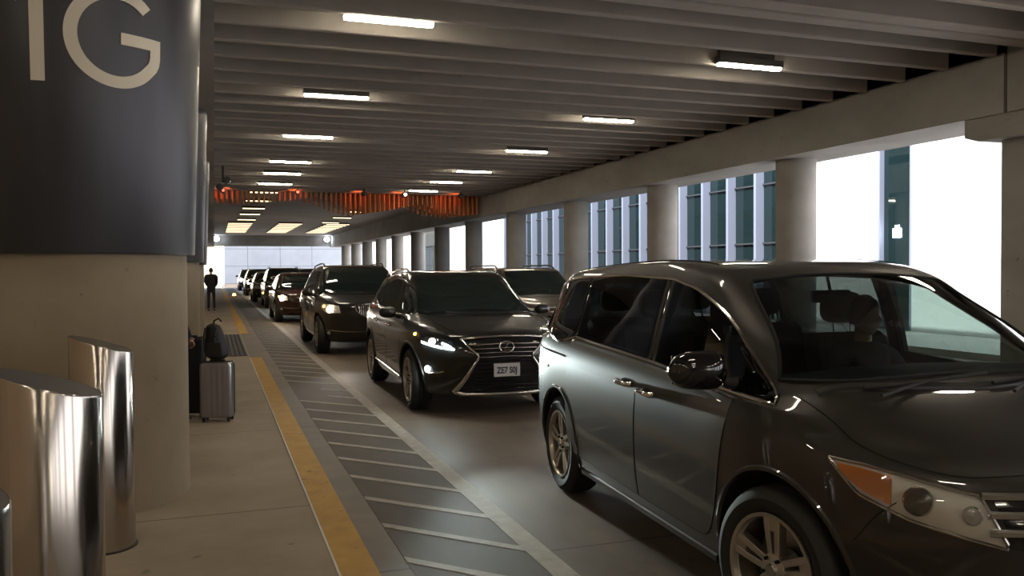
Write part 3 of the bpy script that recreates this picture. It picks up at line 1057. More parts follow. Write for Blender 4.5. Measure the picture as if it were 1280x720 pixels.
def seat(car, x, y, zs=0.42, head=True):
    t = MB()
    t.prism([(x + .28, zs + .02), (x + .30, zs + .14), (x + .22, zs + .19), (x - .22, zs + .15), (x - .24, zs)], y - .25, y + .25, 'y')
    o = t.build('seat', 'seat_cloth', car.root, 30)
    t = MB()
    pr = [(x - .14, zs + .10), (x - .26, zs + .13), (x - .47, zs + .74), (x - .40, zs + .78), (x - .33, zs + .74)]
    t.prism(pr, y - .25, y + .25, 'y'); t.build('backrest', 'seat_cloth', o, 30)
    if head:
        t = MB()
        vs = []; hx, hz = x - .45, zs + .93
        for a in range(12):
            for b in range(16):
                u = pi * (a + .5) / 12; v = 2 * pi * b / 16
                sp = lambda c_, e: abs(c_) ** e * (1 if c_ >= 0 else -1)
                vs.append((hx + .055 * sp(sin(u), .6) * sp(cos(v), .6), y + .14 * sp(cos(u), .6), hz + .10 * sp(sin(u), .6) * sp(sin(v), .6)))
        fs = [(a * 16 + b, a * 16 + (b + 1) % 16, (a + 1) * 16 + (b + 1) % 16, (a + 1) * 16 + b) for a in range(11) for b in range(16)]
        fs += [tuple(range(16)), tuple(11 * 16 + b for b in range(16))[::-1]]
        t.add(vs, fs)
        h = t.build('headrest', 'seat_cloth', o, 50)
        t = MB()
        for dy in (-.06, .06): t.tube([(x - .43, y + dy, zs + .74), (x - .45, y + dy, zs + .88)], .006, 8)
        t.build('headrest_post', 'dull_chrome', h, 50)
    return o


def head_spot(car, x, y, z, e=60, col=(0.85, 1, 0.97), down=-2.0, size=44):
    ld = bpy.data.lights.new('headlight_beam', 'SPOT'); ld.energy = e; ld.color = col; ld.spot_size = radians(size); ld.spot_blend = 0.5; ld.shadow_soft_size = 0.04
    lo = bpy.data.objects.new('headlight_beam', ld); C.objects.link(lo); lo.parent = car.root
    lo.location = (x, y, z)
    lo.rotation_euler = Vector((cos(radians(down)), 0, -sin(radians(down)))).to_track_quat('-Z', 'Y').to_euler()


# ================================================================== the minivan in front
VAN_LOC = (3.31, 4.37, 0); VAN_RZ = radians(-93.7); VAN_SC = (.94, 1, 1)
PV = dict(xf=2.40, xr=-2.62, W=0.985, gz=.20, zn=.88, xc=1.62, zc=1.155,
          zb=[(-2.7, 1.20), (-1.5, 1.17), (0, 1.12), (1.2, 1.08)],
          rf=.62, rz=1.735, rr=-2.30, rzr=1.67, rg=-2.56, wt=.73, pf=2.6, xm=.85, gx=.45)
van = Car('minivan', suv_levels(PV), 'paint_umber', VAN_LOC, VAN_RZ, 'dark brown-grey minivan in the right foreground with driver inside', 'car', N=150, sub=6)
vR = 0.36
van.root.scale = VAN_SC
W_front_b = [(.10, 1.135), (.60, 1.11), (1.36, 1.065)]
W_front_t = smoothp([(.10, 1.60), (.35, 1.575), (.62, 1.50), (.90, 1.38), (1.14, 1.23), (1.37, 1.075)])
W_mid_b = [(-1.30, 1.185), (-.02, 1.14)]
W_mid_t = [(-1.30, 1.615), (-.7, 1.625), (-.02, 1.61)]
W_q_b = [(-2.32, 1.235), (-1.55, 1.13), (-1.37, 1.16)]
W_q_t = smoothp([(-2.34, 1.26), (-2.18, 1.44), (-1.98, 1.555), (-1.7, 1.595), (-1.37, 1.613)])


def inset(b, t, e=.010):
    P = list(b) + list(t)[::-1]
    cx = sum(p[0] for p in P) / len(P); cz = sum(p[1] for p in P) / len(P)
    wx = max(abs(p[0] - cx) for p in P); wz = max(abs(p[1] - cz) for p in P)
    return [(cx + (a - cx) * (1 - e / wx), cz + (z - cz) * (1 - e / wz)) for a, z in P]


extra = []
cab = MB()
for z, xr_, xf_, yw in ((.45, -2.48, 1.0, .84), (1.07, -2.47, 1.36, .865), (1.35, -2.42, .95, .80), (1.60, -2.24, .50, .70), (1.69, -2.05, .28, .58)):
    cab.v += [(xr_, -yw, z), (xf_, -yw, z), (xf_, yw, z), (xr_, yw, z)]
for i in range(4):
    for j in range(4): cab.f.append((i * 4 + j, i * 4 + (j + 1) % 4, i * 4 + 4 + (j + 1) % 4, i * 4 + 4 + j))
cab.f += [(3, 2, 1, 0), (16, 17, 18, 19)]; cab.mi = [0] * len(cab.f)
extra.append(cab.build('cutter', 'interior_dark'))
van.body.data.materials.append(MATS['interior_dark'])
for b, t in ((W_front_b, W_front_t), (W_mid_b, W_mid_t), (W_q_b, W_q_t)):
    poly = inset(b, t)
    for (y0, y1) in ((.45, 1.4), (-1.4, -.45)):
        q = MB(); q.prism(poly, y0, y1, 'y'); extra.append(q.build('cutter', 'interior_dark'))
ws_b = [(-.80, 1.165), (-.4, 1.185), (0, 1.19), (.4, 1.185), (.80, 1.165)]
ws_t = [(-.60, 1.605), (-.3, 1.635), (0, 1.64), (.3, 1.635), (.60, 1.605)]
q = MB(); q.prism(inset(ws_b, ws_t, .01), .40, 2.6, 'x'); extra.append(q.build('cutter', 'interior_dark'))
rw_b = [(-.62, 1.24), (.62, 1.24)]; rw_t = [(-.55, 1.56), (.55, 1.56)]
q = MB(); q.prism(inset(rw_b, rw_t, .01), -3.2, -2.1, 'x'); extra.append(q.build('cutter', 'interior_dark'))
cut_arches(van, 1.45, -1.5, vR, 0.425, extra, 0.62)
for mode in ('R', 'L'):
    for (b, t, mt) in ((W_front_b, W_front_t, 'clear_glass'), (W_mid_b, W_mid_t, 'tinted_glass'), (W_q_b, W_q_t, 'tinted_glass')):
        if mode == 'R' and mt == 'clear_glass': mt = 'tinted_glass'
        van.patch('side_window', mode, b, t, mt, 0.003, 24, 12, 0)
    # bright window surround
    loop = [(-1.37, 1.16)] + [(-1.55, 1.125)] + [(-2.34, 1.23)] + W_q_t + [(-.7, 1.632)] + [(.10, 1.612)] + W_front_t[3:] + [(1.38, 1.062), (.6, 1.10), (.0, 1.13), (-1.3, 1.175), (-1.37, 1.16)]
    van.strip('window_trim', mode, loop, 0.0095, 'chrome', 150, 0.004)
    van.strip('window_rubber', mode, [(.04, 1.13), (.04, 1.61)], 0.035, 'gloss_black', 16, -0.028)
    van.strip('window_rubber', mode, [(-1.335, 1.17), (-1.335, 1.615)], 0.022, 'gloss_black', 16, -0.014)
    doors(van, mode, [([(-1.28, .36), (.0, .34)], [(-1.28, 1.155), (.0, 1.115)]),
                      ([(.02, .34), (.90, .34), (.99, .48), (1.03, .62)], [(.02, 1.115), (.5, 1.09), (.9, 1.065), (1.10, 1.05)])])
    # sill blade, slide rail, lower door crease
    van.strip('sill', mode, [(-1.04, .25), (.96, .25)], 0.028, van.paint, 30, 0.0, flat=0.7)
    van.strip('slide_rail', mode, [(-2.45, 1.07), (-1.34, 1.035)], 0.009, 'well_black', 24, -0.003)
    handle_part(van, mode, -.16, .985); handle_part(van, mode, .17, .965)
    van.blob('fuel_door' if mode == 'L' else 'side_marker', mode, -1.75, .93 if mode == 'R' else .98, .05, .012, 'dull_chrome', 0.0, None, 0.004)
    for xa_ in (1.45, -1.5):
        arc = [(xa_ + .435 * cos(a), vR + .435 * sin(a)) for a in [radians(-14 + 208 * k / 48) for k in range(49)]]
        van.strip('wheel_arch', mode, arc, 0.016, van.paint, 60, -0.004)
van.patch('windshield', 'F', ws_b, ws_t, 'clear_glass', 0.003, 28, 14, 0)
van.patch('rear_window', 'B', rw_b, rw_t, 'tinted_glass', 0.003, 20, 10, 0)
# dark band round the windscreen
van.strip('windshield_seal', 'F', ws_b + ws_t[::-1] + [ws_b[0]], 0.011, 'well_black', 90, 0.0)
# hood seams
for sg in (-1, 1):
    van.strip('hood_seam', 'T', smoothp([(1.42, sg * .80), (1.75, sg * .77), (2.02, sg * .66), (2.17, sg * .50), (2.22, sg * .2), (2.225, 0)]), 0.0035, 'well_black', 60, 0.0)
    van.strip('bumper_seam', 'R' if sg < 0 else 'L', [(1.885, .60), (1.97, .72), (2.03, .78)], 0.0035, 'well_black', 20, 0.0)
cowl = van.strip('cowl', 'T', [(1.50, -.74), (1.60, -.5), (1.66, 0), (1.60, .5), (1.50, .74)], 0.030, 'black_plastic', 40, -0.012)
for (ya, yb) in ((-.58, .10), (.05, .66)):
    w = MB()
    p0 = van.proj('F', ya, 1.12)[0] + Vector((.06, 0, .02))
    pts = []
    for u in np.linspace(0, 1, 12):
        qq, nn = van.proj('F', ya + (yb - ya) * u, 1.14 + .035 * u)
        pts.append(tuple(qq + nn * 0.022))
    w.tube(pts, 0.009, 6); w.tube([tuple(p0)] + [pts[5]], 0.008, 6)
    w.build('wiper', 'rubber', van.root, 50)
# headlights
for sg in (-1, 1):
    md = ('C', 1.15, sg)
    T = [(54.5, .905), (47, .897), (38, .872), (26.5, .83)]
    Bt = [(53.5, .885), (47.5, .79), (38, .725), (22.5, .655)]
    hl = van.patch('headlight', md, Bt, T, 'reflector', 0.002, 26, 10, 0.02)
    van.patch('turn_signal', md, [(52, .862), (47.0, .805), (41.2, .765)], [(52.8, .890), (46.5, .883), (41.2, .868)], 'amber_lens', 0.007, 14, 6, 0.008, hl)
    for a_, z_, r_ in ((36.5, .795, .050), (28.0, .765, .030)):
        qq, nn = van.proj(md, a_, z_)
        Mx = Matrix.Translation(qq + nn * 0.004) @ nn.to_track_quat('Z', 'Y').to_matrix().to_4x4()
        q = MB(); q.lathe([(r_ + .004, 0), (r_ + .006, .012), (r_, .016), (r_ * .92, .010)], 32, caps=False); q.v = [tuple(Mx @ Vector(v)) for v in q.v]; q.build('lamp_ring', 'chrome', hl, 40)
        q = MB(); q.lathe([(r_ * .92, .006), (r_ * .7, .014), (.001, .022)], 32, caps=False); q.v = [tuple(Mx @ Vector(v)) for v in q.v]; q.build('projector', 'projector_glass' if r_ > .04 else 'reflector', hl, 60)
    van.strip('headlight_rim', md, T + Bt[::-1] + [T[0]], 0.007, 'dull_chrome', 80, 0.010, hl)
    van.patch('lens_cover', md, Bt, T, 'lens_glass', 0.026, 26, 10, 0, hl)
# grille and front bumper
gb = [(-.47, .655), (0, .64), (.47, .655)]; gt = [(-.50, .835), (0, .85), (.50, .835)]
gr_o = van.patch('grille', 'F', gb, gt, 'gloss_black', 0.004, 30, 8, 0.02)
for z in (.828, .770, .710):
    van.strip('grille_bar', 'F', [(-.53, z), (0, z + .01), (.53, z)], 0.016, 'dull_chrome', 30, 0.012, gr_o, flat=0.8)
van.patch('lower_intake', 'F', [(-.55, .30), (.55, .30)], [(-.62, .47), (.62, .47)], 'well_black', 0.003, 20, 6, 0.01)
for sg in (-1, 1):
    van.blob('fog_lamp', ('C', 1.15, sg), 33, .40, .055, .035, 'reflector', 0.003)
    van.patch('tail_light', ('C', -1.6, sg), [(136, .84), (156, .82)], [(134, 1.14), (158, 1.14)], 'tail_red', 0.006, 12, 10, 0.02)
    mirror_part(van, 1.03, 1.19, sg, .90, 'gloss_black', .29, .20, .15)
    van.strip('roof_seam', 'T', [(.35, sg * .60), (-.5, sg * .64), (-2.0, sg * .60)], 0.006, 'well_black', 40, -0.001)
fit_wheels(van, make_wheel(vR, .235, .246, 5, True), 1.45, -1.5, .965, vR, .235, radians(13))
# cabin
for (x, y, hd_) in ((.55, .38, True), (.55, -.38, True), (-.45, .42, True), (-.45, -.42, True), (-1.4, .35, True), (-1.4, -.35, True)):
    seat(van, x, y, .50, hd_)
q = MB()
q.prism([(.85, .62), (.88, .92), (.98, 1.00), (1.30, 1.01), (1.50, .98), (1.50, .62)], -.78, .78, 'y')
q.prism([(.84, .98), (.98, 1.045), (1.10, 1.02), (1.02, .96)], .20, .60, 'y')
q.build('dashboard', 'black_plastic', van.root, 25)
q = MB()
Rw = Matrix.Translation((.76, .38, .97)) @ Matrix.Rotation(radians(-62), 4, 'Y')
ring = [(Rw @ Vector((.185 * cos(a), .185 * sin(a), 0))) for a in [2 * pi * k / 40 for k in range(40)]]
q.tube(ring, 0.014, 10, closed=True)
for a in (0, pi, -pi / 2): q.tube([Rw @ Vector((0, 0, -.02)), Rw @ Vector((.18 * sin(a), .18 * cos(a), 0))] if False else [Rw @ Vector((0, 0, -.015)), Rw @ Vector((.18 * cos(a + pi / 2), .18 * sin(a + pi / 2), 0))], 0.014, 8)
q.tube([Rw @ Vector((0, 0, 0)), Rw @ Vector((0, 0, -.22))], .03, 10)
q.build('steering_wheel', 'black_plastic', van.root, 50)
q = MB(); q.box((.52, -.12, 1.48), (.55, .12, 1.55)); q.tube([(.53, 0, 1.55), (.50, 0, 1.645)], .010, 8); q.build('rearview_mirror', 'black_plastic', van.root)

# ================================================================== the black crossover behind it
LX_LOC = (3.12, 11.25, 0); LX_RZ = radians(-91)
PL = dict(xf=2.35, xr=-2.45, W=0.945, gz=.22, zn=.94, xc=1.15, zc=1.13,
          zb=[(-2.5, 1.20), (-1.5, 1.16), (0, 1.11), (1.0, 1.07)],
          rf=.25, rz=1.665, rr=-1.95, rzr=1.58, rg=-2.38, wt=.66, pf=3.0, xm=.9, gx=.3)
lx = Car('black_suv', suv_levels(PL), 'paint_black', LX_LOC, LX_RZ, 'black crossover with wide chrome-framed grille and lit headlights behind the minivan', 'car', N=120, sub=5)
lR = .37
cut_arches(lx, 1.395, -1.395, lR, .43, None, .60)
for mode in ('R', 'L'):
    A = smoothp([(.05, 1.52), (.25, 1.50), (.50, 1.40), (.75, 1.27), (.98, 1.13)])
    lx.patch('side_window', mode, [(.05, 1.13), (.98, 1.11)], A, 'opaque_glass', 0.003, 22, 10, 0.008)
    lx.patch('side_window', mode, [(-1.05, 1.165), (-.03, 1.135)], [(-1.05, 1.52), (-.5, 1.545), (-.03, 1.535)], 'opaque_glass', 0.003, 20, 8, 0.008)
    lx.patch('side_window', mode, [(-1.70, 1.30), (-1.12, 1.17)], [(-1.72, 1.34), (-1.12, 1.51)], 'opaque_glass', 0.003, 14, 8, 0.008)
    lx.strip('window_trim', mode, [(-1.75, 1.31), (-1.12, 1.155), (0, 1.12), (1.02, 1.09)], 0.007, 'chrome', 60, 0.003)
    lx.strip('window_trim', mode, [(-1.75, 1.33), (-1.4, 1.47), (-1.1, 1.535), (-.5, 1.56), (.05, 1.545), (.27, 1.515), (.52, 1.42), (.77, 1.29), (1.02, 1.12)], 0.006, 'gloss_black', 60, 0.003)
    doors(lx, mode, [([(-.92, .40), (-.02, .38)], [(-1.10, 1.14), (-.02, 1.105)]), ([(.0, .38), (.86, .38)], [(.0, 1.105), (1.0, 1.07)])], N=20, Mr=12)
    handle_part(lx, mode, -.85, .97, 'chrome'); handle_part(lx, mode, .18, .95, 'chrome')
    lx.strip('side_molding', mode, [(-.90, .40), (.84, .34)], 0.011, 'chrome', 30, 0.012)
    for xa_ in (1.395, -1.395):
        arc = [(xa_ + .445 * cos(a), lR + .445 * sin(a)) for a in [radians(-14 + 208 * k / 40) for k in range(41)]]
        lx.strip('wheel_arch', mode, arc, 0.022, 'black_plastic', 50, -0.006)
    sgn = -1 if mode == 'R' else 1
    rr_ = MB()
    pts = []
    for x in np.linspace(.05, -1.6, 24):
        p, n = lx.proj('T', x, sgn * .62); e = .045 * min(1, min(.05 - x, x + 1.6) * 6 + .15)
        pts.append(tuple(p + Vector((0, 0, e))))
    rr_.tube(pts, .016, 8); rr_.build('roof_rail', 'dull_chrome', lx.root, 50)
lx.patch('windshield', 'F', [(-.72, 1.13), (0, 1.165), (.72, 1.13)], [(-.55, 1.545), (0, 1.575), (.55, 1.545)], 'opaque_glass', 0.010, 30, 16, 0.016)
lx.patch('rear_window', 'B', [(-.55, 1.22), (.55, 1.22)], [(-.48, 1.48), (.48, 1.48)], 'opaque_glass', 0.004, 14, 8, 0.01)
# spindle grille
ga = [(-.50, .30), (0, .29), (.50, .30)]
gm = [(-.31, .70), (0, .70), (.31, .70)]
gT = [(-.46, .875), (0, .895), (.46, .875)]
G1 = lx.patch('grille', 'F', ga, gm, 'well_black', 0.004, 26, 10, 0.02)
lx.patch('upper_grille', 'F', gm, gT, 'well_black', 0.004, 26, 6, 0.02, G1)
frame = smoothp([(-.47, .885), (-.40, .79), (-.315, .70), (-.36, .62), (-.46, .45), (-.555, .315)], 24)
gf = MB()
for sg in (-1, 1):
    pts = lx.line('F', [(a * -sg, z) for a, z in frame], 36, 0.014)
    rad = [0.012 + 0.020 * min(1, max(0, (i - 12) / 18)) for i in range(36)]
    gf.tube(pts, rad, 8)
gf.tube(lx.line('F', [(-.555, .315), (-.46, .285), (0, .28), (.46, .285), (.555, .315)], 40, .014), 0.027, 8)
gf.build('grille_frame', 'dull_chrome', G1, 50)
gf = MB(); gf.tube(lx.line('F', [(-.50, .885), (-.3, .905), (0, .912), (.3, .905), (.50, .885)], 40, .016), 0.015, 8); gf.build('grille_top_bar', 'chrome', G1, 50)
for z in np.linspace(.34, .84, 12):
    z = float(z)
    hw_ = float(np.interp(z, [.315, .45, .62, .70, .79, .885], [.52, .43, .335, .295, .375, .44]))
    lx.strip('grille_bar', 'F', [(-hw_, z - .008), (0, z), (hw_, z - .008)], 0.0075 if z > .7 else .006, 'dull_chrome' if z > .7 else 'gloss_black', 26, 0.010, G1)
# emblem: ring with slanted stroke
q0, n0 = lx.proj('F', 0, .80)
Me = Matrix.Translation(q0 + n0 * .035) @ n0.to_track_quat('Z', 'Y').to_matrix().to_4x4()
em = MB(); rg = [Me @ Vector((.085 * cos(a), .060 * sin(a), 0)) for a in [2 * pi * k / 32 for k in range(32)]]
em.tube(rg, .008, 8, closed=True)
# stroke in the y-z plane (as read from the front)
fx_ = q0.x + .037
em.tube([(fx_, -.030, q0.z + .045), (fx_, .018, q0.z - .030), (fx_, -.060 if False else .050, q0.z - .030)], .008, 8) if False else None
em.tube([(fx_, .018, q0.z + .048), (fx_, -.030, q0.z - .028), (fx_, .058, q0.z - .028)], .008, 8)
em.build('emblem', 'chrome', G1, 50)
# plate
px0, _ = lx.proj('F', 0, .54)
pl = MB(); yy0 = 0.0
pl.box((px0.x + .030, yy0 - .155, .475), (px0.x + .036, yy0 + .155, .630)); pl_o = pl.build('license_plate', 'plate_white', lx.root)
MT = Matrix.Translation((px0.x + .0375, yy0, .545)) @ Matrix(((0, 0, 1, 0), (1, 0, 0, 0), (0, 1, 0, 0), (0, 0, 0, 1)))
text_mesh('ZE7 S0J', .096, 'plate_number', 'plate_ink', pl_o, MT, .80, .0006, .0035)
rim_ = MB(); rim_.tube([(px0.x + .037, yy0 + a, b) for a, b in ((-.153, .477), (.153, .477), (.153, .628), (-.153, .628))], .004, 6, closed=True); rim_.build('plate_rim', 'dull_chrome', pl_o, 50)
for sg in (-1, 1):
    md = ('C', 1.0, sg)
    hT = [(48, .905), (38, .915), (26, .875)]; hB = [(45, .855), (36, .815), (24, .785)]
    h_ = lx.patch('headlight', md, hB, hT, 'gloss_black', 0.004, 22, 8, 0.02)
    lx.strip('running_light', md, [(45, .845), (38, .822), (31, .80), (25, .785)], 0.010, 'lamp_lit', 26, 0.014, h_)
    lx.strip('running_light', md, [(31, .845), (26.5, .805)], 0.012, 'lamp_lit', 10, 0.014, h_)
    lx.blob('lamp', md, 37.5, .862, .042, .036, 'lamp_lit', 0.008, h_, 0.02)
    lx.blob('side_marker', md, 55, .925, .016, .016, 'amber_lit', 0.004, None, 0.01)
    f_ = lx.blob('fog_lamp', md, 41, .545, .036, .034, 'lamp_lit', 0.006, None, 0.015)
    lx.strip('fog_lamp_trim', md, [(40, .50), (34, .515), (30, .535)], 0.007, 'dull_chrome', 10, 0.006)
    pt, nn = lx.proj(md, 37.5, .862); head_spot(lx, pt.x + .08, pt.y, pt.z, 170)
    pt, nn = lx.proj(md, 41, .545); head_spot(lx, pt.x + .08, pt.y, pt.z, 8, down=0)
    mirror_part(lx, .72, 1.14, sg, .90, 'paint_black', .22, .15, .13)
    lx.patch('tail_light', ('C', -1.4, sg), [(125, .88), (150, .86)], [(118, 1.06), (152, 1.06)], 'tail_red', 0.006, 10, 6, 0.02)
    lx.strip('hood_crease', 'T', smoothp([(1.05, sg * .72), (1.5, sg * .66), (2.0, sg * .56), (2.2, sg * .50)]), 0.004, 'well_black', 40, 0.0)
fit_wheels(lx, make_wheel(lR, .235, .258, 5, True), 1.395, -1.395, .93, lR, .235)


# ================================================================== other vehicles
def suv(name, loc, rz, label, pm_, P, R=.37, wb=1.42, lit='lamp_warm', lod=1, rails=True, grille='round', spot=25, mirrors='paint', one=False, lampsz=(.05, .05), N=70, sub=3):
    c = Car(name, suv_levels(P), pm_, loc, rz, label, 'car', N=N, sub=sub)
    cut_arches(c, wb, -wb, R, R + .06, None, .60)
    W = P['W']; xc, rf, zc, rz_ = P['xc'], P['rf'], P['zc'], P['rz']
    zb_ = lambda x: float(np.interp(x, [a for a, b in P['zb']], [b for a, b in P['zb']]))
    for mode in ('R', 'L'):
        zt = rz_ - .13
        xa_ = xc - .17
        A = [(.05, zt), (rf - .05, zt - .02), ((rf + xa_) / 2, (zt + zb_(xa_)) / 2 + .03), (xa_, zb_(xa_) + .06)]
        c.patch('side_window', mode, [(.05, zb_(.05) + .03), (xa_, zb_(xa_) + .04)], A, 'opaque_glass', .003, 16, 7, .008)
        c.patch('side_window', mode, [(-.95, zb_(-.95) + .03), (-.03, zb_(0) + .03)], [(-.95, zt - .01), (-.03, zt)], 'opaque_glass', .003, 14, 7, .008)
        c.patch('side_window', mode, [(P['rg'] + .45, zb_(-2) + .07), (-1.03, zb_(-1) + .03)], [(P['rr'] + .25, P['rzr'] - .16), (-1.03, zt - .01)], 'opaque_glass', .003, 12, 7, .008)
        doors(c, mode, [([(-.92, .42), (-.02, .40)], [(-1.0, zb_(-.9) - .02), (-.02, zb_(0) - .02)]), ([(.0, .40), (.88, .40)], [(.0, zb_(0) - .02), (1.0, zb_(1) - .02)])], N=12, Mr=8)
        handle_part(c, mode, -.8, zb_(0) - .15, 'dull_chrome'); handle_part(c, mode, .2, zb_(0) - .16, 'dull_chrome')
        sgn = -1 if mode == 'R' else 1
        if rails:
            rr_ = MB(); pts = []
            for x in np.linspace(rf - .25, P['rr'] + .3, 14):
                p, n = c.proj('T', x, sgn * (P['wt'] - .06)); e = .05 * min(1, min(rf - .25 - x, x - P['rr'] - .3) * 6 + .1)
                pts.append(tuple(p + Vector((0, 0, e))))
            rr_.tube(pts, .017, 8); rr_.build('roof_rail', 'black_plastic', c.root, 50)
    c.patch('windshield', 'F', [(-W + .23, zc + .005), (0, zc + .03), (W - .23, zc + .005)], [(-P['wt'] + .12, rz_ - .11), (0, rz_ - .085), (P['wt'] - .12, rz_ - .11)], 'opaque_glass', .014, 28, 14, .02)
    c.patch('rear_window', 'B', [(-.55, zb_(-2) + .08), (.55, zb_(-2) + .08)], [(-.48, P['rzr'] - .14), (.48, P['rzr'] - .14)], 'opaque_glass', .004, 10, 6, .01)
    zn = P['zn']
    if grille == 'round':
        lo = [(-.30, zn - .16), (-.18, zn - .25), (0, zn - .28), (.18, zn - .25), (.30, zn - .16)]
        hi = [(-.34, zn - .04), (0, zn - .01), (.34, zn - .04)]
    else:
        lo = [(-.42, zn - .22), (0, zn - .24), (.42, zn - .22)]; hi = [(-.48, zn - .04), (0, zn - .02), (.48, zn - .04)]
    g_ = c.patch('grille', 'F', lo, hi, 'well_black', .004, 18, 6, .02)
    c.strip('grille_frame', 'F', lo + hi[::-1] + [lo[0]], .011, 'chrome', 50, .008, g_)
    if grille == 'round':
        for yv in np.linspace(-.26, .26, 14):
            zl = float(np.interp(abs(yv), [0, .18, .30], [zn - .27, zn - .24, zn - .16]))
            c.strip('grille_bar', 'F', [(float(yv), zl), (float(yv), zn - .03)], .006, 'dull_chrome', 6, .008, g_)
    else:
        for z in (zn - .17, zn - .11): c.strip('grille_bar', 'F', [(-.43, z), (.43, z)], .010, 'chrome', 16, .010, g_)
    c.strip('bumper_trim', 'F', [(-W + .15, .50), (-.5, .475), (0, .47), (.5, .475), (W - .15, .50)], .010, 'dull_chrome', 40, .005)
    c.patch('lower_intake', 'F', [(-.5, .30), (.5, .30)], [(-.58, .43), (.58, .43)], 'well_black', .003, 14, 5, .01)
    for sg in (-1, 1):
        md = ('C', 1.0, sg)
        h_ = c.patch('headlight', md, [(50, zn - .10), (40, zn - .19), (25, zn - .18)], [(50, zn - .03), (38, zn - .015), (27, zn - .05)], 'reflector', .005, 14, 6, .02)
        if lit:
            c.blob('lamp', md, 36, zn - .11, lampsz[0], lampsz[1], lit, .010, h_, .02)
            pt, nn = c.proj(md, 36, zn - .11)
            if spot: head_spot(c, pt.x + .08, pt.y, pt.z, spot, (1, .9, .8) if lit == 'lamp_warm' else (.85, .95, 1))
            c.blob('turn_signal', md, 45, zn - .06, .03, .022, 'amber_lit' if lit == 'lamp_warm' else 'amber_lens', .008, h_, .01)
        c.blob('fog_lamp', md, 38, .44, .05, .035, 'reflector', .004)
        mirror_part(c, xc - .42, zb_(.7) + .07, sg, W - .05, pm_, .22, .17, .13)
        c.patch('tail_light', ('C', P['xr'] + 1.0, sg), [(125, .88), (150, .86)], [(118, 1.08), (152, 1.08)], 'tail_red', .006, 8, 5, .02)
    fit_wheels(c, make_wheel(R, .235, .24, 5, False, lod), wb, -wb, W - .015, R, .235)
    return c


PE = dict(xf=2.45, xr=-2.60, W=1.00, gz=.24, zn=1.02, xc=1.30, zc=1.20, zb=[(-2.6, 1.25), (-1.5, 1.21), (0, 1.17), (1.1, 1.13)],
          rf=.40, rz=1.79, rr=-2.15, rzr=1.72, rg=-2.50, wt=.70, pf=2.9, xm=.8, gx=.35)
suv('grey_suv', (2.92, 18.85, 0), radians(-90), 'dark brown-grey large suv with chrome waterfall grille, second behind the minivan', 'paint_charcoal', PE, .385, 1.51, 'lamp_warm', 0, True, 'round', 40, lampsz=(.075, .06), N=90, sub=4)
P1 = dict(xf=2.30, xr=-2.35, W=.92, gz=.22, zn=.90, xc=1.15, zc=1.06, zb=[(-2.4, 1.12), (-1.5, 1.08), (0, 1.04), (1.0, 1.0)],
          rf=.25, rz=1.60, rr=-1.9, rzr=1.54, rg=-2.3, wt=.63, pf=2.9, xm=.8, gx=.3)
suv('maroon_crossover', (2.75, 29.8, 0), radians(-90), 'dark reddish crossover with bright headlight just behind the grey suv', 'paint_maroon', P1, .34, 1.36, 'lamp_warm', 1, False, 'bar', 20, lampsz=(.10, .09))
P2 = dict(PE); P2.update(rz=1.80, W=.95, wt=.68)
suv('green_suv', (3.05, 40.5, 0), radians(-90), 'dark green-black suv with blue-white headlights, fourth in the queue', 'paint_green', P2, .37, 1.45, 'lamp_lit', 1, True, 'bar', 20, lampsz=(.11, .09))
suv('grey_hatchback', (2.84, 48.5, 0), radians(-90), 'small dark grey car half hidden behind the dark green suv', 'paint_grey', P1, .34, 1.36, None, 1, False, 'bar', 0)
suv('black_wagon', (2.92, 60.5, 0), radians(-90), 'black suv with one warm glowing headlight near the far end of the queue', 'paint_black', PE, .38, 1.51, 'lamp_warm', 1, True, 'bar', 0, lampsz=(.15, .13), N=50)
suv('far_suv', (2.90, 75.5, 0), radians(-90), 'dark suv with white headlights, last car in the queue by the bright exit', 'paint_grey', PE, .38, 1.51, 'lamp_lit', 1, True, 'bar', 0, lampsz=(.16, .14), N=50)
PI_ = dict(PE); PI_.update(rz=1.72, zn=.98, zc=1.14, zb=[(-2.6, 1.2), (-1.5, 1.17), (0, 1.13), (1.1, 1.09)], W=.96)
suv('tan_reflection_suv', (6.25, 16.9, 0), radians(-90), 'black suv, tan reflection put into its paint, in the far lane between the black crossover and the minivan', 'paint_tan_reflection', PI_, .37, 1.45, None, 1, True, 'bar', 0, N=80, sub=4)
suv('distant_suv', (5.9, 56, 0), radians(-90), 'distant dark suv with roof rails in the far lane, only its roof showing', 'paint_grey', PE, .38, 1.51, None, 1, True, 'bar', 0, N=50)


# ================================================================== people
def skin_obj(name, verts, edges, radii, mat, parent=None, sub=2, root=0):
    me = bpy.data.meshes.new(name)
    me.from_pydata([tuple(v) for v in verts], edges, [])
    o = bpy.data.objects.new(name, me); C.objects.link(o)
    me.skin_vertices.new() if hasattr(me, 'skin_vertices') and len(me.skin_vertices) == 0 and False else None
    md = o.modifiers.new('s', 'SKIN'); md.use_smooth_shade = True
    for i, r in enumerate(radii):
        sv = me.skin_vertices[0].data[i]
        rr = r if isinstance(r, tuple) else (r, r)
        sv.radius = rr; sv.use_root = (i == root)
    ms = o.modifiers.new('u', 'SUBSURF'); ms.levels = sub; ms.render_levels = sub
    bpy.context.view_layer.update()
    dg = bpy.context.evaluated_depsgraph_get()
    m2 = bpy.data.meshes.new_from_object(o.evaluated_get(dg))
    bpy.data.objects.remove(o)
    m2.materials.clear(); m2.materials.append(MATS[mat])
    for p in m2.polygons: p.use_smooth = True
    n = bpy.data.objects.new(name, m2); C.objects.link(n)
    if parent is not None: n.parent = parent
    return n


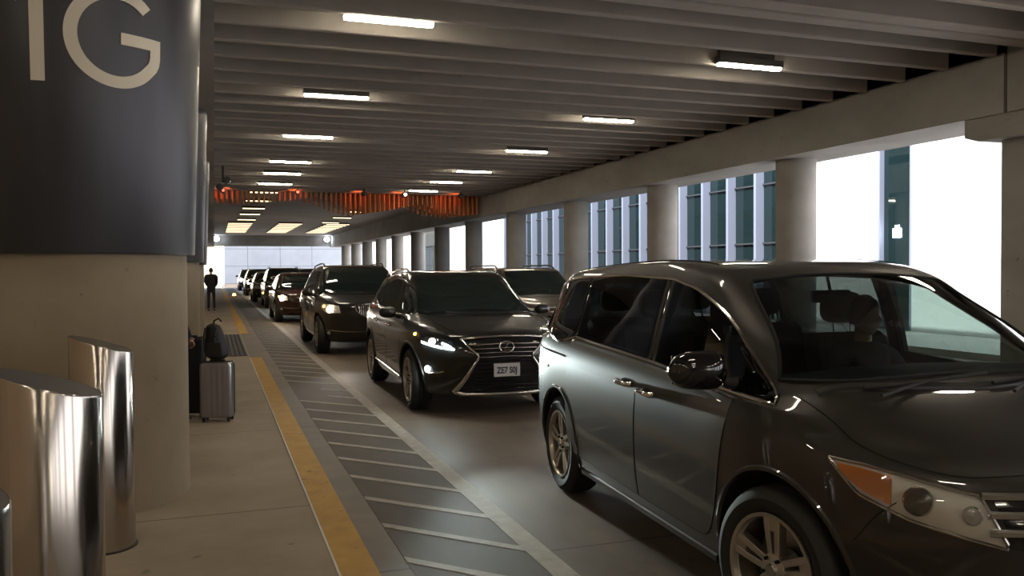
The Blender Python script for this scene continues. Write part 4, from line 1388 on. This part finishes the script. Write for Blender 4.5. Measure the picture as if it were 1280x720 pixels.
def head_mesh(name, parent, loc, rz, face=True, hair_mat='hair', pitch=0):
    """head facing +x in its own frame"""
    q = MB()
    nu, nv = 28, 24
    vs = []
    for i in range(nu + 1):
        u = pi * i / nu
        z = .118 * cos(u)
        for j in range(nv):
            v = 2 * pi * j / nv
            rx = .098 * sin(u); ry = .075 * sin(u)
            x = rx * cos(v); yv = ry * sin(v)
            jaw = max(0, (-z - .02) / .1)
            yv *= (1 - .30 * jaw); x = x * (1 - .15 * jaw) + (.012 * jaw)
            if cos(v) < 0: x *= 1 - .35 * max(0, (-z - .03) / .1)
            if cos(v) > .3:
                k = (cos(v) - .3) / .7
                # nose
                x += .026 * math.exp(-((z + .018) / .022) ** 2) * math.exp(-(yv / .012) ** 2)
                # brow, eye sockets
                x += .005 * math.exp(-((z - .028) / .010) ** 2) * k
                x -= .008 * math.exp(-((z - .008) / .012) ** 2) * math.exp(-((abs(yv) - .030) / .014) ** 2)
                # lips and chin
                x += .006 * math.exp(-((z + .055) / .008) ** 2) * math.exp(-(yv / .022) ** 2)
                x += .008 * math.exp(-((z + .095) / .012) ** 2) * math.exp(-(yv / .02) ** 2)
            vs.append((x, yv, z))
    fs = [(i * nv + j, i * nv + (j + 1) % nv, (i + 1) * nv + (j + 1) % nv, (i + 1) * nv + j) for i in range(nu) for j in range(nv)]
    q.add(vs, fs)
    for sg in (-1, 1):     # ears
        q.lathe([(.001, 0), (.020, .004), (.028, .010), (.024, .016), (.001, .012)], 14, 'y', (-.005, sg * .070 - (.0 if sg > 0 else .012), -.002), caps=False)
    q.lathe([(.052, -.20), (.050, -.10), (.045, -.04)], 20, 'z', (-.018, 0, 0))
    M4 = Matrix.Translation(loc) @ Matrix.Rotation(rz, 4, 'Z') @ Matrix.Rotation(pitch, 4, 'Y')
    q.v = [tuple(M4 @ Vector(v)) for v in q.v]
    o = q.build(name, 'skin', parent, 60)
    q = MB(); vs = []; nu = 16
    for i in range(nu + 1):
        u = pi * 0.62 * i / nu
        for j in range(nv):
            v = 2 * pi * j / nv
            uu = u if cos(v) < .2 else u * (1 - .45 * (cos(v) - .2) / .8)
            r = 1.09 + .02 * sin(7 * v + i)
            vs.append((.098 * sin(uu) * cos(v) * r - .004, .076 * sin(uu) * sin(v) * r, .118 * cos(uu) * r))
    fs = [(i * nv + j, i * nv + (j + 1) % nv, (i + 1) * nv + (j + 1) % nv, (i + 1) * nv + j) for i in range(nu) for j in range(nv)]
    q.add(vs, fs); q.v = [tuple(M4 @ Vector(v)) for v in q.v]
    q.build('hair', hair_mat, parent, 60)
    return o


def hand(parent, wrist, d, nrm, side=1, curl=.5, name='hand'):
    """d: direction along the palm, nrm: back-of-hand normal"""
    d = Vector(d).normalized(); nrm = Vector(nrm); nrm = (nrm - d * nrm.dot(d)).normalized(); s = d.cross(nrm) * side
    w = Vector(wrist)
    V = [w, w + d * .045, w + d * .085]; E = [(0, 1), (1, 2)]; Rr = [(.026, .020), (.038, .016), (.036, .014)]
    for k, (off, ln) in enumerate(((-.030, .070), (-.010, .080), (.010, .075), (.029, .060))):
        b = w + d * .082 + s * off
        i0 = len(V); V.append(b); Rr.append(.0095); E.append((2, i0))
        dd = d.copy(); p = b
        for j, f in enumerate((.45, .32, .23)):
            ang = curl * (.5 + .4 * j)
            dd = (dd * cos(ang) - nrm * sin(ang)).normalized(); p = p + dd * ln * f
            V.append(p); Rr.append(.0088 - .0007 * j); E.append((len(V) - 2, len(V) - 1))
    b = w + d * .025 - s * .030; i0 = len(V); V.append(b); Rr.append(.012); E.append((1, i0))
    dd = (d * .7 - s * .6 - nrm * .3).normalized(); V.append(b + dd * .035); Rr.append(.0105); E.append((len(V) - 2, len(V) - 1))
    dd = (d * .9 - s * .2 - nrm * .4).normalized(); V.append(V[-1] + dd * .028); Rr.append(.009); E.append((len(V) - 2, len(V) - 1))
    return skin_obj(name, V, E, Rr, 'skin', parent, 1)


def standing(loc, rz, label, h=1.74, arms=None, coat='jacket_dark', long_coat=True, fat=1.0):
    t = empty('person', loc, rz, label, 'person')
    k = h / 1.75
    S = lambda p: (p[0] * k, p[1] * k, p[2] * k)
    arms = arms or [[(0, .20, 1.42), (-.03, .26, 1.14), (.10, .25, .92)], [(0, -.20, 1.42), (-.03, -.26, 1.14), (.10, -.25, .92)]]
    # legs
    V = [(0, 0, .95), (0, .09, .90), (.01, .10, .50), (-.02, .11, .09), (0, -.09, .90), (.05, -.10, .50), (.02, -.11, .09)]
    skin_obj('trousers', [S(v) for v in V], [(0, 1), (1, 2), (2, 3), (0, 4), (4, 5), (5, 6)], [(.13, .11), .088, .062, .052, .088, .062, .052], 'trousers', t)
    for yv, xx in ((.11, -.02), (-.11, .02)):
        V = [(xx - .05, yv, .045), (xx + .05, yv, .040), (xx + .17, yv * 1.1, .030)]
        skin_obj('shoe', [S(v) for v in V], [(0, 1), (1, 2)], [(.042, .040), (.045, .036), (.036, .026)], 'shoe', t, 2)
    V = [(0, 0, .95), (0, 0, 1.12), (0, 0, 1.30), (-.01, 0, 1.43), (-.01, 0, 1.50)]
    E = [(0, 1), (1, 2), (2, 3), (3, 4)]; Rr = [(.155, .115), (.145, .11), (.165, .115), (.12, .09), (.06, .06)]
    if long_coat: V.append((0, 0, .74)); E.append((0, 5)); Rr.append((.175, .14))
    for a in arms:
        i0 = len(V); V += a; E += [(3, i0), (i0, i0 + 1), (i0 + 1, i0 + 2)]; Rr += [.068, .052, .042]
    Rr = [tuple(c * fat for c in q_) if isinstance(q_, tuple) else q_ * (1 + (fat - 1) * .7) for q_ in Rr]
    skin_obj('coat', [S(v) for v in V], E, Rr, coat, t)
    for a in arms:
        w = Vector(S(a[2])); e = Vector(S(a[1])); hand(t, w, w - e, (0, 1 if a[0][1] > 0 else -1, .2), 1 if a[0][1] < 0 else -1, .45)
    head_mesh('head', t, S((.015, 0, 1.635)), 0)
    return t


# far pedestrian on the sidewalk, seen from behind against the light
standing((-.13, 37.3, 0), radians(82), 'person in long dark coat standing far down the sidewalk against the bright exit', 1.80,
         [[(0, .19, 1.42), (.01, .215, 1.16), (.16, .15, 1.02)], [(0, -.19, 1.42), (.01, -.215, 1.16), (.16, -.15, 1.02)]], fat=1.45)
# pedestrian mostly hidden by the big column
standing((-.44, 10.05, 0), radians(-25), 'person in black coat half hidden behind the big 1G column beside the luggage', 1.70,
         [[(0, .20, 1.40), (-.04, .29, 1.14), (.08, .22, .95)], [(0, -.20, 1.40), (-.03, -.27, 1.13), (.10, -.24, .92)]], 'coat_black')


def suitcase(name, loc, rz, label, mat, w=.36, d=.24, h=.60, grooves=True):
    t = empty(name, loc, rz, label, 'suitcase')
    q = MB(); zb = .05
    n = 48; vs = []
    def sq(a, rx, ry, p=6):
        c, s_ = cos(a), sin(a); k = (abs(c) ** p + abs(s_) ** p) ** (-1 / p); return rx * c * k, ry * s_ * k
    prof = [(.90, 0), (.98, .015), (1.0, .04), (1.0, h - .04), (.98, h - .015), (.90, h)]
    for s_, z in prof:
        for j in range(n * 2):
            a = 2 * pi * j / (n * 2)
            x, yv = sq(a, w / 2 * s_, d / 2 * s_)
            if grooves and abs(yv) > d / 2 * s_ * .98 and (int((x + 1) / .03) % 2): yv *= .972
            vs.append((x, yv, zb + z))
    m2 = n * 2
    fs = [(i * m2 + j, i * m2 + (j + 1) % m2, (i + 1) * m2 + (j + 1) % m2, (i + 1) * m2 + j) for i in range(len(prof) - 1) for j in range(m2)]
    fs += [tuple(range(m2))[::-1], tuple((len(prof) - 1) * m2 + j for j in range(m2))]
    q.add(vs, fs); q.build('shell', mat, t, 25)
    q = MB(); q.tube([(0 + w / 2 * c_, 0, zb + z_) for c_, z_ in ((1.005, .04), (1.005, h - .03), (.93, h + .004), (-.93, h + .004), (-1.005, h - .03), (-1.005, .04), (-.9, 0), (.9, 0))], .007, 6, closed=True); q.build('zip', 'black_plastic', t, 40)
    for sx in (-1, 1):
        for sy in (-1, 1):
            q = MB(); q.lathe([(.001, -.012), (.024, -.012), (.024, .012), (.001, .012)], 16, 'x', (sx * (w / 2 - .045), sy * (d / 2 - .04), .024), caps=False)
            q.box((sx * (w / 2 - .045) - .016, sy * (d / 2 - .04) - .016, .035), (sx * (w / 2 - .045) + .016, sy * (d / 2 - .04) + .016, .058)); q.build('caster', 'rubber', t, 30)
    q = MB(); q.tube([(-.08, 0, zb + h), (-.08, 0, zb + h + .02), (.08, 0, zb + h + .02), (.08, 0, zb + h)], .009, 8); q.build('carry_handle', 'black_plastic', t, 40)
    return t


suitcase('suitcase', (.02, 9.95, 0), YAW * -1 + radians(6), 'silver ribbed hard-shell suitcase standing beside the big column', 'case_silver', .355, .25, .61)
suitcase('suitcase', (-.275, 10.35, 0), radians(-10), 'black suitcase peeking out behind the column, left of the silver one', 'bag_black', .34, .22, .86, False)
# backpack on top of the silver suitcase
t = empty('backpack', (.02, 9.95, .693), -YAW, 'black backpack leaning on top of the silver suitcase', 'backpack')
q = MB(); vs = []; nn_ = 24; lv = 14
for i in range(lv + 1):
    u = i / lv; z = .40 * u
    w_ = .125 * (1 - .5 * u ** 2.2) * (min(1, .55 + 5 * u)) * (1 if u < .97 else .5); d_ = .10 * (1 - .45 * u ** 2) * min(1, .6 + 4 * u)
    if i == lv: w_ *= .5; d_ *= .5
    for j in range(nn_):
        a = 2 * pi * j / nn_; vs.append((w_ * cos(a) - .045 * u ** 1.5 + .005 * sin(3 * a), d_ * sin(a), z))
q.add(vs, [(i * nn_ + j, i * nn_ + (j + 1) % nn_, (i + 1) * nn_ + (j + 1) % nn_, (i + 1) * nn_ + j) for i in range(lv) for j in range(nn_)] + [tuple(range(nn_))[::-1], tuple(lv * nn_ + j for j in range(nn_))])
q.build('bag', 'bag_black', t, 60)
q = MB(); q.tube([(-.04, 0, .37), (-.02, -.03, .43), (.03, -.03, .455), (.05, 0, .42)], .010, 8); q.build('top_loop', 'bag_black', t, 60)
for sx in (-.06, .06):
    q = MB(); q.tube(smoothp([(sx, .30), (sx - .05, .22), (sx - .06, .10), (sx, .03)], 12) and [(a, -.11, b) for a, b in smoothp([(sx - .03, .36), (sx - .05, .22), (sx - .04, .10), (sx, .03)], 12)], .010, 6); q.build('strap', 'bag_black', t, 60)
q = MB(); q.prism([(-.09, .04), (.09, .04), (.07, .19), (-.07, .19)], -.125, -.09, 'y'); q.build('front_pocket', 'bag_black', t)

# driver in the minivan (built in van coordinates, then moved with the van's pose)
t = empty('person', VAN_LOC, VAN_RZ, 'driver in dark jacket seated behind the wheel of the minivan', 'person')
t.scale = VAN_SC
V = [(.43, .38, .70), (.40, .38, .86), (.34, .38, 1.04), (.31, .38, 1.17), (.31, .38, 1.24)]
E = [(0, 1), (1, 2), (2, 3), (3, 4)]; Rr = [(.16, .12), (.15, .12), (.17, .12), (.12, .09), (.055, .055)]
for sg in (-1, 1):
    i0 = len(V); V += [(.33, .38 + sg * .19, 1.14), (.42, .38 + sg * .26, .93), (.66, .38 + sg * .17, 1.01)]
    E += [(3, i0), (i0, i0 + 1), (i0 + 1, i0 + 2)]; Rr += [.066, .050, .040]
skin_obj('jacket', V, E, Rr, 'jacket_dark', t)
V = [(.42, .38, .70), (.46, .47, .70), (.86, .48, .72), (.98, .48, .46), (.46, .29, .70), (.84, .28, .72), (.98, .28, .46)]
skin_obj('trousers', V, [(0, 1), (1, 2), (2, 3), (0, 4), (4, 5), (5, 6)], [(.13, .10), .085, .062, .050, .085, .062, .050], 'trousers', t)
for sg in (-1, 1):
    hand(t, (.665, .38 + sg * .17, 1.01), (.55, 0, .45), (-.4, sg * .6, .6), -sg, .75)
head_mesh('head', t, (.34, .38, 1.385), radians(12))

# bollards last: small things
bollard(-0.655, 5.64, 1.245, 'brushed steel bollard with slanted top, farthest of three, against the big column', .178)
bollard(-0.59, 3.50, 1.275, 'brushed steel bollard with slanted top, middle one of the three at lower left', .186)
bollard(-0.580, 1.92, 1.27, 'nearest steel bollard, only its edge showing at the lower left corner', .186)
